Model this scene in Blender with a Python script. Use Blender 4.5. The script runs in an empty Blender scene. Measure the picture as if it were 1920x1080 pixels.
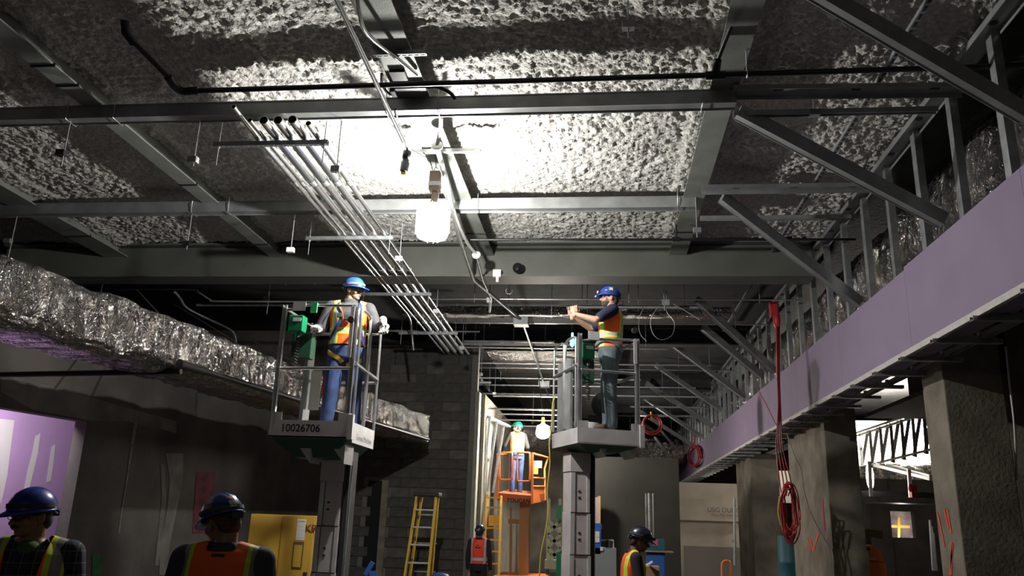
import bpy, bmesh, math, random
import numpy as np
from mathutils import Vector, Matrix, Euler
random.seed(7); RS = np.random.RandomState(7)
SC = bpy.context.scene; COL = SC.collection
PI = math.pi

# ---------------------------------------------------------------- camera, world, exposure
F_PX = 1520.0
_v1 = Vector((170.0, -445.0, -F_PX)); _v3 = Vector((175.0, (F_PX**2 + 170*175)/445.0, -F_PX))
_v1.normalize(); _v3.normalize(); _vx = _v1.cross(_v3)
ROT = Matrix((_vx, _v1, _v3))                     # camera axes -> world axes
EYE = Vector((0, 0, 1.6))
cam_d = bpy.data.cameras.new('camera'); cam = bpy.data.objects.new('camera', cam_d); COL.objects.link(cam)
cam_d.sensor_width = 36; cam_d.lens = 36*F_PX/1920; cam_d.clip_end = 200; cam_d.clip_start = .05
cam.matrix_world = Matrix.Translation(EYE) @ ROT.to_4x4(); SC.camera = cam
w = bpy.data.worlds.new('world'); SC.world = w; w.use_nodes = True
w.node_tree.nodes['Background'].inputs[0].default_value = (.75, .8, 1, 1)
w.node_tree.nodes['Background'].inputs[1].default_value = .0012
vs = SC.view_settings; vs.view_transform = 'Standard'; vs.look = 'None'; vs.exposure = 0; vs.gamma = 1; vs.use_curve_mapping = False
def lamp(kind, loc, power, col=(1, 1, 1), size=.3, to=None, spot=None):
    d = bpy.data.lights.new('lamp', kind); d.energy = power; d.color = col
    if kind == 'AREA': d.size = size
    else: d.shadow_soft_size = size
    if spot: d.spot_size = math.radians(spot); d.spot_blend = .6
    o = bpy.data.objects.new('light', d); COL.objects.link(o); o.location = loc
    if to is not None: o.rotation_euler = (Vector(to)-Vector(loc)).to_track_quat('-Z', 'Y').to_euler()
    return o
# point lamps without a modelled fixture
lamp('POINT', (-1.0, -3.0, 3.6), 36, (1, .93, .84), .25)            # fill lamp added behind the camera, its source unseen
lamp('POINT', (8.5, 24.6, 4.6), 2200, (1, .93, .82), .12)            # lamp beyond the columns
lamp('POINT', (1.2, 27.0, 4.0), 60, (1, .93, .84), .2)
MAIN_E, FAR_E = 580, 480

# pixel (1920x1080 frame of the photo) to a point of the plane y=, x= or z=
def ray(px, py): return ROT @ Vector((px-960, 540-py, -F_PX))
def onY(px, py, Y): d = ray(px, py); return EYE + d*(Y/d.y)
def onX(px, py, X): d = ray(px, py); return EYE + d*(X/d.x)
def onZ(px, py, Z): d = ray(px, py); return EYE + d*((Z-1.6)/d.z)

# ---------------------------------------------------------------- materials
MATS = {}
def mat(name, col, rough=.6, metal=0., var=0., vs_=6., bump=0., bs=30., emit=None, es=0., spec=.5, col2=None, detail=4):
    if name in MATS: return MATS[name]
    m = bpy.data.materials.new(name); m.use_nodes = True; nt = m.node_tree; b = nt.nodes['Principled BSDF']
    b.inputs['Base Color'].default_value = (*col, 1); b.inputs['Roughness'].default_value = rough
    b.inputs['Metallic'].default_value = metal; b.inputs['Specular IOR Level'].default_value = spec
    tc = nt.nodes.new('ShaderNodeTexCoord')
    if var or col2:
        n = nt.nodes.new('ShaderNodeTexNoise'); n.inputs['Scale'].default_value = vs_; n.inputs['Detail'].default_value = detail
        nt.links.new(tc.outputs['Object'], n.inputs['Vector'])
        r = nt.nodes.new('ShaderNodeValToRGB'); r.color_ramp.elements[0].position = .35; r.color_ramp.elements[1].position = .65
        c2 = col2 or tuple(min(1, c*(1+var)) for c in col); c1 = col if col2 else tuple(c*(1-var) for c in col)
        r.color_ramp.elements[0].color = (*c1, 1); r.color_ramp.elements[1].color = (*c2, 1)
        nt.links.new(n.outputs['Fac'], r.inputs[0]); nt.links.new(r.outputs[0], b.inputs['Base Color'])
    if bump:
        n = nt.nodes.new('ShaderNodeTexNoise'); n.inputs['Scale'].default_value = bs; n.inputs['Detail'].default_value = 5
        nt.links.new(tc.outputs['Object'], n.inputs['Vector'])
        bp = nt.nodes.new('ShaderNodeBump'); bp.inputs['Strength'].default_value = bump; bp.inputs['Distance'].default_value = .02
        nt.links.new(n.outputs['Fac'], bp.inputs['Height']); nt.links.new(bp.outputs[0], b.inputs['Normal'])
    if emit: b.inputs['Emission Color'].default_value = (*emit, 1); b.inputs['Emission Strength'].default_value = es
    MATS[name] = m; return m
GALV = mat('galvanised', (.50, .52, .53), .38, .85, .18, 9)
STEEL = mat('dull_steel', (.30, .31, .31), .5, .6, .15, 5)
BEAM = mat('grey_beam', (.20, .21, .19), .6, .15, .15, 3, .1, 60)
GIRD = mat('girder_primer', (.10, .103, .09), .6, .1, .12, 2, .15, 40)
CONDUIT = mat('conduit', (.72, .73, .74), .22, .95)
BLACK = mat('black_pipe', (.015, .015, .016), .38, .3, spec=.6)
RUB = mat('black_rubber', (.02, .02, .022), .6)
DECKM = mat('fireproofing', (.50, .48, .455), .95, 0, .2, 22, 1.0, 38, detail=10)
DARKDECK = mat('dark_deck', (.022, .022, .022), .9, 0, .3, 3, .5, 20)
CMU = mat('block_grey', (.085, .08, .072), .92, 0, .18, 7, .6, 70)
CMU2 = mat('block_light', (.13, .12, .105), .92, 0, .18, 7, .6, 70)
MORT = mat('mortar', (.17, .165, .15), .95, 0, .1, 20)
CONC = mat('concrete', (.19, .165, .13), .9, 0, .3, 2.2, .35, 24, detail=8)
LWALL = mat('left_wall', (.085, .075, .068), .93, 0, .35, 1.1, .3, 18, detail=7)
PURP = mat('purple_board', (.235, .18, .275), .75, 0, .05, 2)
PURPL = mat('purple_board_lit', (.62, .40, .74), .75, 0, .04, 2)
CMPD = mat('joint_compound', (.86, .83, .85), .85)
TAPE = mat('bead_white', (.50, .47, .45), .7, 0, .1, 20)
DRYW = mat('tan_board', (.33, .29, .235), .85, 0, .12, 1.5)
ALU = mat('aluminium', (.62, .62, .62), .3, .9, .1, 8)
ALUM = mat('aluminium_matt', (.58, .56, .56), .5, .35, .08, 5)
MASTW = mat('mast_plate', (.55, .50, .50), .5, .2, .08, 5)
GREEN = mat('lift_green', (.0, .20, .075), .45)
DGREEN = mat('dark_green', (.012, .06, .03), .5)
ORANGE = mat('lift_orange', (.85, .20, .04), .5)
YEL = mat('ladder_yellow', (.62, .40, .02), .5)
LYEL = mat('lift_yellow', (.75, .42, .04), .5)
RED = mat('red_cord', (.42, .02, .025), .45)
YCORD = mat('yellow_cord', (.42, .38, .05), .5)
WHITE = mat('white', (.75, .75, .73), .6)
PAPER = mat('paper', (.62, .6, .55), .7)
WOOD = mat('wood', (.42, .26, .11), .7, 0, .2, 5)
BLUE = mat('blue_plastic', (.03, .11, .38), .45)
TEAL = mat('teal_box', (.02, .10, .13), .5)
CARD = mat('cardboard', (.36, .22, .11), .85)
CABY = mat('cabinet_yellow', (.50, .30, .035), .6, 0, .1, 2)
INK = mat('ink', (.015, .015, .015), .7)
ORSPRAY = mat('spray_orange', (.75, .08, .03), .8)
PKSPRAY = mat('spray_pink', (.42, .03, .12), .8)
GRSPRAY = mat('spray_green', (.03, .38, .05), .8)
FLOORM = mat('floor_concrete', (.07, .065, .06), .7, 0, .2, 1.5, .1, 12)
def foil_mat(name, col, rough=.16):
    m = mat(name, col, rough, 1.0); nt = m.node_tree; b = nt.nodes['Principled BSDF']
    tc = nt.nodes.new('ShaderNodeTexCoord')
    mp = nt.nodes.new('ShaderNodeMapping'); mp.inputs['Scale'].default_value = (1, 1, .55)
    v = nt.nodes.new('ShaderNodeTexVoronoi'); v.feature = 'F1'; v.inputs['Scale'].default_value = 6
    n = nt.nodes.new('ShaderNodeTexNoise'); n.inputs['Scale'].default_value = 7; n.inputs['Detail'].default_value = 5; n.inputs['Distortion'].default_value = 1.5
    nt.links.new(tc.outputs['Object'], mp.inputs[0]); nt.links.new(mp.outputs[0], n.inputs['Vector']); nt.links.new(n.outputs['Color'], v.inputs['Vector'])
    ad = nt.nodes.new('ShaderNodeMath'); ad.operation = 'ADD'
    nt.links.new(n.outputs['Fac'], ad.inputs[0]); nt.links.new(v.outputs['Distance'], ad.inputs[1])
    bp = nt.nodes.new('ShaderNodeBump'); bp.inputs['Strength'].default_value = .6; bp.inputs['Distance'].default_value = .05
    nt.links.new(ad.outputs[0], bp.inputs['Height']); nt.links.new(bp.outputs[0], b.inputs['Normal'])
    return m
FOIL = foil_mat('foil', (.33, .315, .305), .085)
FOILB = foil_mat('foil_dark', (.30, .28, .27), .3)
def emis(name, col, s):
    m = bpy.data.materials.new(name); m.use_nodes = True; nt = m.node_tree
    b = nt.nodes['Principled BSDF']; b.inputs['Base Color'].default_value = (.8, .8, .8, 1)
    b.inputs['Emission Color'].default_value = (*col, 1); b.inputs['Emission Strength'].default_value = s
    return m

# ---------------------------------------------------------------- mesh helpers
WMX = {}
def wm(o):
    return WMX.get(o.name, Matrix.Identity(4)) if o else Matrix.Identity(4)
def frame(a, b, up=None):
    d = (Vector(b)-Vector(a)).normalized(); u = Vector(up) if up else (Vector((0, 0, 1)) if abs(d.z) < .95 else Vector((0, 1, 0)))
    s = d.cross(u).normalized(); u = s.cross(d).normalized(); return s, u, d
class MB:
    def __init__(s): s.v = []; s.f = []; s.sm = []
    def add(s, v, f, smooth=False):
        n = len(s.v); s.v += [tuple(p) for p in v]; s.f += [tuple(i+n for i in q) for q in f]; s.sm += [smooth]*len(f); return s
    def box(s, a, b):
        (x0, y0, z0), (x1, y1, z1) = a, b
        v = [(x, y, z) for x in (x0, x1) for y in (y0, y1) for z in (z0, z1)]
        return s.add(v, [(0, 1, 3, 2), (4, 6, 7, 5), (0, 4, 5, 1), (2, 3, 7, 6), (0, 2, 6, 4), (1, 5, 7, 3)])
    def cbox(s, c, d, R=None):
        R = R or Matrix.Identity(3); c = Vector(c)
        v = [c + R @ Vector((x*d[0]/2, y*d[1]/2, z*d[2]/2)) for x in (-1, 1) for y in (-1, 1) for z in (-1, 1)]
        return s.add(v, [(0, 1, 3, 2), (4, 6, 7, 5), (0, 4, 5, 1), (2, 3, 7, 6), (0, 2, 6, 4), (1, 5, 7, 3)])
    def bar(s, a, b, w, h, up=None):                 # solid bar from a to b, w across, h along up
        x, u, d = frame(a, b, up); a = Vector(a); b = Vector(b)
        v = [p + x*i*w/2 + u*j*h/2 for p in (a, b) for i, j in ((-1, -1), (1, -1), (1, 1), (-1, 1))]
        return s.add(v, [(0, 1, 2, 3), (7, 6, 5, 4), (0, 4, 5, 1), (1, 5, 6, 2), (2, 6, 7, 3), (3, 7, 4, 0)])
    def prof(s, a, b, pts, up=None):                 # closed profile extruded from a to b
        x, u, d = frame(a, b, up); a = Vector(a); b = Vector(b); n = len(pts)
        v = [p + x*i + u*j for p in (a, b) for i, j in pts]
        f = [(i, (i+1) % n, n+(i+1) % n, n+i) for i in range(n)]
        return s.add(v, f + [tuple(range(n))[::-1], tuple(range(n, 2*n))])
    def chan(s, a, b, w, h, t=.004, up=None, lip=.008):    # C channel: open towards -up
        p = [(-w/2, -h/2), (-w/2, h/2), (w/2, h/2), (w/2, -h/2), (w/2-lip, -h/2), (w/2-lip, -h/2+t), (w/2-t, -h/2+t), (w/2-t, h/2-t), (-w/2+t, h/2-t), (-w/2+t, -h/2+t), (-w/2+lip, -h/2+t), (-w/2+lip, -h/2)]
        x, u, d = frame(a, b, up); a = Vector(a); b = Vector(b); n = len(p)
        v = [q + x*i + u*j for q in (a, b) for i, j in p]
        f = [(i, n+i, n+(i+1) % n, (i+1) % n) for i in range(n)]
        for k in (0, n):
            f += [(k+0, k+1, k+8, k+9), (k+1, k+2, k+7, k+8), (k+2, k+3, k+6, k+7), (k+3, k+4, k+5, k+6), (k+9, k+10, k+11, k+0)]
        return s.add(v, f)
    def tube(s, pts, r, n=8, caps=True, hollow=False):
        pts = [Vector(p) for p in pts]; m = len(pts); rs = r if isinstance(r, (list, tuple)) else [r]*m
        v = []; x = None
        for i, p in enumerate(pts):
            d = (pts[min(i+1, m-1)]-pts[max(i-1, 0)]).normalized()
            if x is None: x = frame((0, 0, 0), d)[0]
            x = (x-d*x.dot(d)).normalized(); y = d.cross(x)
            v += [p + (x*math.cos(2*PI*k/n)+y*math.sin(2*PI*k/n))*rs[i] for k in range(n)]
        f = [(i*n+k, i*n+(k+1) % n, (i+1)*n+(k+1) % n, (i+1)*n+k) for i in range(m-1) for k in range(n)]
        s.add(v, f, True)
        if caps and not hollow: s.add(v[:n], [tuple(range(n))[::-1]]); s.add(v[-n:], [tuple(range(n))])
        if hollow:                                    # open end with an inner wall and a recessed bottom
            a = pts[0]; d = (pts[1]-a).normalized(); rin = [a+(q-a)*.86 for q in v[:n]]; bo = [q+d*r*3 for q in rin]
            s.add(v[:n]+rin+bo, [(k, n+k, n+(k+1) % n, (k+1) % n) for k in range(n)]+[(n+k, 2*n+k, 2*n+(k+1) % n, n+(k+1) % n) for k in range(n)])
            s.add(v[-n:], [tuple(range(n))])
        return s
    def lathe(s, a, b, prof, n=20):                   # prof: (t along a-b in metres, radius)
        x, u, d = frame(a, b); a = Vector(a)
        v = [a + d*t + (x*math.cos(2*PI*k/n)+u*math.sin(2*PI*k/n))*r for t, r in prof for k in range(n)]
        m = len(prof); f = [(i*n+k, i*n+(k+1) % n, (i+1)*n+(k+1) % n, (i+1)*n+k) for i in range(m-1) for k in range(n)]
        s.add(v, f, True); s.add(v[:n], [tuple(range(n))[::-1]]); return s.add(v[-n:], [tuple(range(n))])
    def ell(s, c, r, R=None, n=14, m=9):
        R = R or Matrix.Identity(3); c = Vector(c); v = []
        for i in range(m+1):
            t = PI*i/m
            v += [c + R @ Vector((r[0]*math.sin(t)*math.cos(2*PI*k/n), r[1]*math.sin(t)*math.sin(2*PI*k/n), r[2]*math.cos(t))) for k in range(n)]
        return s.add(v, [(i*n+k, (i+1)*n+k, (i+1)*n+(k+1) % n, i*n+(k+1) % n) for i in range(m) for k in range(n)], True)
    def cap(s, a, b, ra, rb, n=12):                   # capsule
        d = (Vector(b)-Vector(a)).length; pr = []
        for i in range(6): t = PI/2*i/5; pr.append((-ra*math.cos(t), max(ra*math.sin(t), .0005)))
        for i in range(6): t = PI/2*(1-i/5); pr.append((d+rb*math.cos(t), max(rb*math.sin(t), .0005)))
        return s.lathe(a, b, pr, n)
    def loft(s, rings, n=24, p=2.3):                  # rings: (z, rx, ry, cx, cy)
        v = []
        for z, rx, ry, cx, cy in rings:
            for k in range(n):
                t = 2*PI*k/n; c, q = math.cos(t), math.sin(t)
                v.append((cx+rx*math.copysign(abs(c)**(2/p), c), cy+ry*math.copysign(abs(q)**(2/p), q), z))
        m = len(rings); s.add(v, [(i*n+k, i*n+(k+1) % n, (i+1)*n+(k+1) % n, (i+1)*n+k) for i in range(m-1) for k in range(n)], True)
        s.add(v[:n], [tuple(range(n))[::-1]]); return s.add(v[-n:], [tuple(range(n))])
    def xf(s, M): s.v = [tuple(M @ Vector(p)) for p in s.v]; return s
    def mesh(s, name):
        me = bpy.data.meshes.new(name); me.from_pydata(s.v, [], s.f); me.polygons.foreach_set('use_smooth', s.sm); me.update(); return me
def setp(o, label=None, cat=None, group=None, kind=None):
    for k, x in (('label', label), ('category', cat), ('group', group), ('kind', kind)):
        if x: o[k] = x
    return o
def thing(name, label, cat, loc=(0, 0, 0), group=None, rot=0., scale=1.):
    o = bpy.data.objects.new(name, None); COL.objects.link(o); o.empty_display_size = .1
    o.location = loc; o.rotation_euler = (0, 0, rot); o.scale = (scale,)*3
    WMX[o.name] = Matrix.Translation(loc) @ Matrix.Rotation(rot, 4, 'Z') @ Matrix.Scale(scale, 4)
    return setp(o, label, cat, group)
def part(name, g, m, parent=None, label=None, kind=None, local=False, bevel=0, M=None):
    me = g.mesh(name) if isinstance(g, MB) else g
    if isinstance(g, MB) and parent and not local: me.transform(wm(parent).inverted())
    o = bpy.data.objects.new(name, me); COL.objects.link(o)
    if m and not me.materials: me.materials.append(m)
    if parent: o.parent = parent
    if M is not None: o.matrix_local = M
    WMX[o.name] = wm(parent) @ (M if M is not None else Matrix.Identity(4))
    if bevel:
        b = o.modifiers.new('bevel', 'BEVEL'); b.width = bevel; b.segments = 2; b.limit_method = 'ANGLE'
    return setp(o, label, None, None, kind)
def solo(name, g, m, label, cat, group=None, bevel=0):
    """a thing that is one mesh, its origin at the middle of its lowest edge"""
    P = np.array(g.v); c = Vector(((P[:, 0].min()+P[:, 0].max())/2, (P[:, 1].min()+P[:, 1].max())/2, P[:, 2].min()))
    me = g.mesh(name); me.transform(Matrix.Translation(-c)); o = bpy.data.objects.new(name, me); COL.objects.link(o)
    me.materials.append(m); o.location = c; WMX[o.name] = Matrix.Translation(c)
    if bevel:
        b = o.modifiers.new('bevel', 'BEVEL'); b.width = bevel; b.segments = 2; b.limit_method = 'ANGLE'
    return setp(o, label, cat, group)
def struct(name, g, m, parent=None, label=None):
    o = part(name, g, m, parent); o['kind'] = 'structure'
    if label: o['label'] = label
    return o
def curve(pts, k=6):                                  # Catmull-Rom through the points
    P = [Vector(p) for p in pts]; P = [P[0]*2-P[1]]+P+[P[-1]*2-P[-2]]; out = []
    for i in range(1, len(P)-2):
        for j in range(k):
            t = j/k; a, b, c, d = P[i-1:i+3]
            out.append(.5*((2*b)+(c-a)*t+(2*a-5*b+4*c-d)*t*t+(3*b-a-3*c+d)*t**3))
    return out+[P[-2]]
def text(s, size, m, parent, M, name='lettering', bold=0., label=None):
    c = bpy.data.curves.new(name, 'FONT'); c.body = s; c.size = size; c.extrude = .0006; c.offset = bold; c.align_x = 'CENTER'; c.align_y = 'CENTER'
    c.materials.append(m); t = bpy.data.objects.new(name, c); COL.objects.link(t)
    dg = bpy.context.evaluated_depsgraph_get(); dg.update(); me = bpy.data.meshes.new_from_object(t.evaluated_get(dg)); bpy.data.objects.remove(t)
    o = part(name, me, None, parent, label); o.matrix_local = (wm(parent).inverted() @ M) if parent else M
    return o
def facing_y(p, tilt=0.): return Matrix.Translation(p) @ Matrix.Rotation(PI/2, 4, 'X') @ Matrix.Rotation(tilt, 4, 'Z')     # reads from -Y
def noise2(nx, ny, cell, seed):                       # smooth value noise on a grid, -1..1
    r = np.random.RandomState(seed); gx = int(nx/cell)+3; gy = int(ny/cell)+3; g = r.rand(gx, gy)*2-1
    x = np.arange(nx)/cell; y = np.arange(ny)/cell; xi = x.astype(int); yi = y.astype(int)
    fx = x-xi; fy = y-yi; fx = fx*fx*(3-2*fx); fy = fy*fy*(3-2*fy); fx = fx[:, None]; fy = fy[None]
    a = g[np.ix_(xi, yi)]; b = g[np.ix_(xi+1, yi)]; c = g[np.ix_(xi, yi+1)]; d = g[np.ix_(xi+1, yi+1)]
    return (a*(1-fx)+b*fx)*(1-fy)+(c*(1-fx)+d*fx)*fy
def grid_mesh(name, P, wrap=False):                   # P: nx, ny, 3
    nx, ny = P.shape[:2]; me = bpy.data.meshes.new(name)
    i = np.arange(nx*ny).reshape(nx, ny)
    q = np.stack([i[:-1, :-1], i[1:, :-1], i[1:, 1:], i[:-1, 1:]], -1).reshape(-1, 4)
    if wrap:
        q = np.concatenate([q, np.stack([i[:-1, -1], i[1:, -1], i[1:, 0], i[:-1, 0]], -1).reshape(-1, 4)])
    me.vertices.add(nx*ny); me.vertices.foreach_set('co', P.reshape(-1).astype(np.float32))
    me.loops.add(len(q)*4); me.loops.foreach_set('vertex_index', q.reshape(-1).astype(np.int32))
    me.polygons.add(len(q)); me.polygons.foreach_set('loop_start', np.arange(0, len(q)*4, 4, dtype=np.int32))
    me.polygons.foreach_set('use_smooth', np.ones(len(q), bool)); me.update(calc_edges=True); return me
def slab(name, P, m, parent, label=None): return part(name, grid_mesh(name, P), m, parent, label)

# ================================================================ SETTING
struct('floor', MB().box((-10, -6, -.2), (12, 42, 0)), FLOORM)
# sprayed deck: clumpy relief, real geometry
st = .019; X0, X1, Y0, Y1 = -9.6, 3.3, 2.6, 11.48; nx = int((X1-X0)/st); ny = int((Y1-Y0)/st)
H = np.zeros((nx, ny))
for cell, amp, sd in ((6, .020, 1), (2.9, .022, 2), (1.6, .022, 3)): H += amp*np.abs(noise2(nx, ny, cell, sd))
H += .02*noise2(nx, ny, 34, 5)+.010*noise2(nx, ny, 1.2, 6)
gx = X0+np.arange(nx)*st; gy = Y0+np.arange(ny)*st
BEAMX = ((-7.9, -7.5), (-5.16, -4.95), (-1.95, -1.63), (.97, 1.22))
zz = 5.685-(H-.02)*1.2
for a, b in BEAMX:                                    # the spray thickens against the beams
    d = np.maximum(np.maximum(a-.04-gx, gx-b-.04), 0); zz -= (.03*np.exp(-(d/.05)**2))[:, None]
P = np.zeros((nx, ny, 3)); P[..., 0] = gx[:, None]; P[..., 1] = gy[None]; P[..., 2] = zz
ceil = part('ceiling', grid_mesh('ceiling', P), DECKM); ceil['kind'] = 'structure'
struct('ceiling', MB().box((-10, -6, 5.78), (12, 42, 5.9)), DARKDECK)
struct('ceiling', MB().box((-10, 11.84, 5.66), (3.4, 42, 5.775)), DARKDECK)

# walls
def seg_wall(a, b, z0, z1, t):                        # wall piece from a to b in plan, thickened away from the room
    a = Vector((*a, 0)); b = Vector((*b, 0)); n = Vector((-(b-a).y, (b-a).x, 0)).normalized()*t
    return MB().add([(p.x, p.y, z) for z in (z0, z1) for p in (a, b, b+n, a+n)], [(3, 2, 1, 0), (4, 5, 6, 7), (0, 1, 5, 4), (1, 2, 6, 5), (2, 3, 7, 6), (3, 0, 4, 7)])
WA = Vector((-6.02, 17.4)); WD = Vector((-.165, -1)).normalized()      # left wall line from the far corner towards the camera
def wl(s): p = WA+WD*s; return (p.x, p.y)
def wl_s(px, py):                                      # where a pixel's ray meets the left wall: (distance from corner, z)
    d = ray(px, py); a, b = d.x, d.y; det = a*(-WD.y)-(-WD.x)*b
    t = (WA.x*(-WD.y)-(-WD.x)*WA.y)/det; p = EYE+d*t; return (Vector((p.x, p.y))-WA).length, p.z
sJ, zJ = wl_s(163, 793)
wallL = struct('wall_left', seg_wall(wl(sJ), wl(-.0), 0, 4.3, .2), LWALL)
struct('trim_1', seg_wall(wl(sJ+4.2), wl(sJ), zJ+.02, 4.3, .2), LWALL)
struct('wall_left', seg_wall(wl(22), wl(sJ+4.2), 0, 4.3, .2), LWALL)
def on_wall(sv, z, off=.006):
    p = Vector(wl(sv)); n = Vector((-WD.y, WD.x)); n = n if n.x > 0 else -n; return Vector((p.x+n.x*off, p.y+n.y*off, z))
def wall_patch(name, pix, m, parent=wallL, off=.006, label=None):
    me = MB(); pts = [on_wall(*wl_s(*q), off) for q in pix]
    n = len(pts)//2                                   # two sides of equal length
    me.add(pts, [(i, i+1, 2*n-2-i, 2*n-1-i) for i in range(n-1)])
    return part(name, me, m, parent, label)
STREAK = mat('lime_streak', (.19, .18, .165), .95, 0, .3, 12)
DAMP = mat('pale_render', (.15, .14, .13), .95, 0, .25, 3)
wall_patch('lime_streak', [(256, 770), (250, 800), (243, 850), (236, 900), (226, 960), (221, 1000), (224, 1000), (229, 960), (239, 900), (247, 850), (256, 800), (259, 770)], STREAK, label='pale drip streak down the dark wall')
wall_patch('lime_streak', [(310, 850), (318, 900), (312, 960), (300, 1020), (298, 1078), (312, 1078), (318, 1020), (330, 960), (342, 900), (343, 850)], DAMP, label='broad pale streak')
wall_patch('lime_streak', [(300, 870), (303, 930), (296, 1000), (290, 1060), (297, 1060), (304, 1000), (311, 930), (308, 870)], DAMP)
wall_patch('pale_patch', [(2, 700), (60, 715), (150, 740), (240, 765), (330, 790), (330, 812), (240, 790), (164, 788), (60, 768), (2, 735)], DAMP, label='lighter band of render above the opening')
wall_patch('pink_paint', [(368, 885), (360, 1000), (392, 1000), (404, 885)], mat('faded_pink', (.12, .018, .03), .9, 0, .4, 6), label='faded pink sprayed rectangle')
wall_patch('green_paint', [(172, 1040), (172, 1078), (190, 1078), (192, 1040)], mat('faded_green', (.01, .09, .02), .9, 0, .3, 6))
# side room seen through the opening: a brightly lit purple board partition with taped joints
nW = Vector((-WD.y, WD.x)); nW = nW if nW.x > 0 else -nW
def room_pt(sv, z, back): p = Vector(wl(sv)); return Vector((p.x-nW.x*back, p.y-nW.y*back, z))
BK = 1.6
rw = MB(); a = room_pt(sJ-3.4, 0, BK); b = room_pt(sJ+5.5, 0, BK)
rw.add([a, b, b-Vector((nW.x, nW.y, 0))*.1, a-Vector((nW.x, nW.y, 0))*.1]+[p+Vector((0, 0, 2.97)) for p in (a, b, b-Vector((nW.x, nW.y, 0))*.1, a-Vector((nW.x, nW.y, 0))*.1)], [(0, 1, 5, 4), (3, 7, 6, 2), (4, 5, 6, 7), (1, 2, 6, 5), (0, 4, 7, 3)])
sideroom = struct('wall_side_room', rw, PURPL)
def on_board(px, py):
    d = ray(px, py); o = Vector(wl(0))-nW.normalized()*(BK-.006); det = d.x*(-WD.y)+WD.x*d.y; return EYE+d*((o.x*(-WD.y)+WD.x*o.y)/det)
for pl_, pr_ in (([(0, 785), (0, 830), (0, 880), (0, 940)], [(27, 788), (20, 840), (14, 890), (2, 945)]), ([(66, 818), (60, 850), (52, 880), (45, 915), (38, 960)], [(76, 812), (71, 850), (64, 880), (56, 912), (48, 962)]),
        ([(96, 838), (92, 865), (86, 905)], [(104, 832), (101, 866), (95, 902)]), ([(30, 962), (26, 1000), (22, 1078)], [(39, 960), (34, 1000), (30, 1078)])):
    n = len(pl_); g = MB(); g.add([on_board(*p) for p in pl_]+[on_board(*p) for p in pr_], [(i, i+1, n+i+1, n+i) for i in range(n-1)]); part('joint_compound', g, CMPD, sideroom)
part('header_board', MB().bar(room_pt(sJ-.8, 2.85, .27), room_pt(sJ+4.5, 2.85, .27), .1, .09), WOOD, sideroom, 'raw wooden header')
struct('ceiling', MB().add([room_pt(sJ-1.3, 3.1, .2), room_pt(sJ+5, 3.1, .2), room_pt(sJ+5, 3.1, 3), room_pt(sJ-1.3, 3.1, 3)], [(0, 1, 2, 3)]), FOILB)
struct('wall_side_room', MB().add([room_pt(sJ+5, 0, .2), room_pt(sJ+5, 3.1, .2), room_pt(sJ+5, 3.1, 3), room_pt(sJ+5, 0, 3)], [(0, 1, 2, 3)]), LWALL)

struct('wall_back_upper', MB().box((-10.4, 17.5, 0), (-6.15, 17.7, 5.66)), LWALL)
lamp('POINT', room_pt(sJ+1.0, 2.97, .42), 120, (1, .95, 1), .08)      # lamp in the side room, above its opening
# far block wall: every block a piece, joints recessed
YB = 17.4
bw = struct('wall_back', MB().box((-6.15, YB+.012, 0), (-2.72, YB+.2, 5.66)), MORT)
blk = MB().box((0, 0, 0), (.396, .06, .193)).mesh('concrete_block')
bm = bmesh.new(); bm.from_mesh(blk); bmesh.ops.bevel(bm, geom=[e for e in bm.edges if all(v.co.y < .001 for v in e.verts)], offset=.006, segments=1, affect='EDGES'); bm.to_mesh(blk); bm.free(); blk.materials.append(CMU)
hb = MB().box((0, 0, 0), (.193, .06, .193)).mesh('concrete_block'); hb.materials.append(CMU); blk2 = blk.copy(); blk2.materials[0] = CMU2
JX0, JX1, JZ = -4.98, -4.55, 2.36                      # narrow door niche beside the first lift
nb = 0
for r in range(26):
    z = r*.2032+.005; x = -6.1 if r % 2 == 0 else -6.1-.2032
    while x < -2.75:
        xe = x+.396
        mid = (x+xe)/2; half = xe > -2.72
        if not (mid > JX0-.1 and mid < JX1+.05 and z < JZ) and x > -6.2 and nb < 290:
            me = hb if (half and x+.193 < -2.71) else (blk2 if RS.rand() < .16 else blk)
            if not (half and me is not hb):
                o = bpy.data.objects.new('concrete_block', me); COL.objects.link(o); o.parent = bw; o.location = (x, YB-.012-RS.rand()*.006, z); nb += 1
        x += .4064
wl2 = struct('wall_jamb', MB().box((-2.74, YB-.03, 0), (-2.66, YB+.26, 4.3)), mat('jamb_pale', (.34, .33, .27), .9, 0, .12, 6), label='pale squared end of the block wall')
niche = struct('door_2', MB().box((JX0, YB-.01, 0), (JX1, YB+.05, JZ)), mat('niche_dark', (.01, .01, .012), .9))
part('door_jamb', MB().box((JX1-.12, YB-.05, 0), (JX1+.02, YB+.02, JZ+.02)), mat('jamb_tan', (.22, .2, .15), .85, 0, .2, 5), niche, 'pale tan door jamb')
# long room: end wall, right side
struct('wall_back', MB().box((-.2, 39, 0), (3.2, 39.3, 4.6)), mat('end_wall', (.10, .095, .08), .9, 0, .2, 1))
struct('wall_back', MB().box((-3, 40.5, 0), (12, 40.7, 5.7)), mat('end_wall2', (.06, .055, .05), .9, 0, .2, 1))
struct('wall_right', MB().box((11.8, -6, 0), (12, 41, 5.8)), mat('right_wall', (.08, .07, .06), .9, 0, .2, 1))
struct('wall_front', MB().box((-10, -6.2, 0), (12, -6, 5.8)), mat('front_wall', (.12, .11, .1), .9, 0, .2, 1))
struct('wall_left', MB().box((-10.6, -6, 0), (-10.4, 17.4, 5.8)), LWALL)
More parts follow.
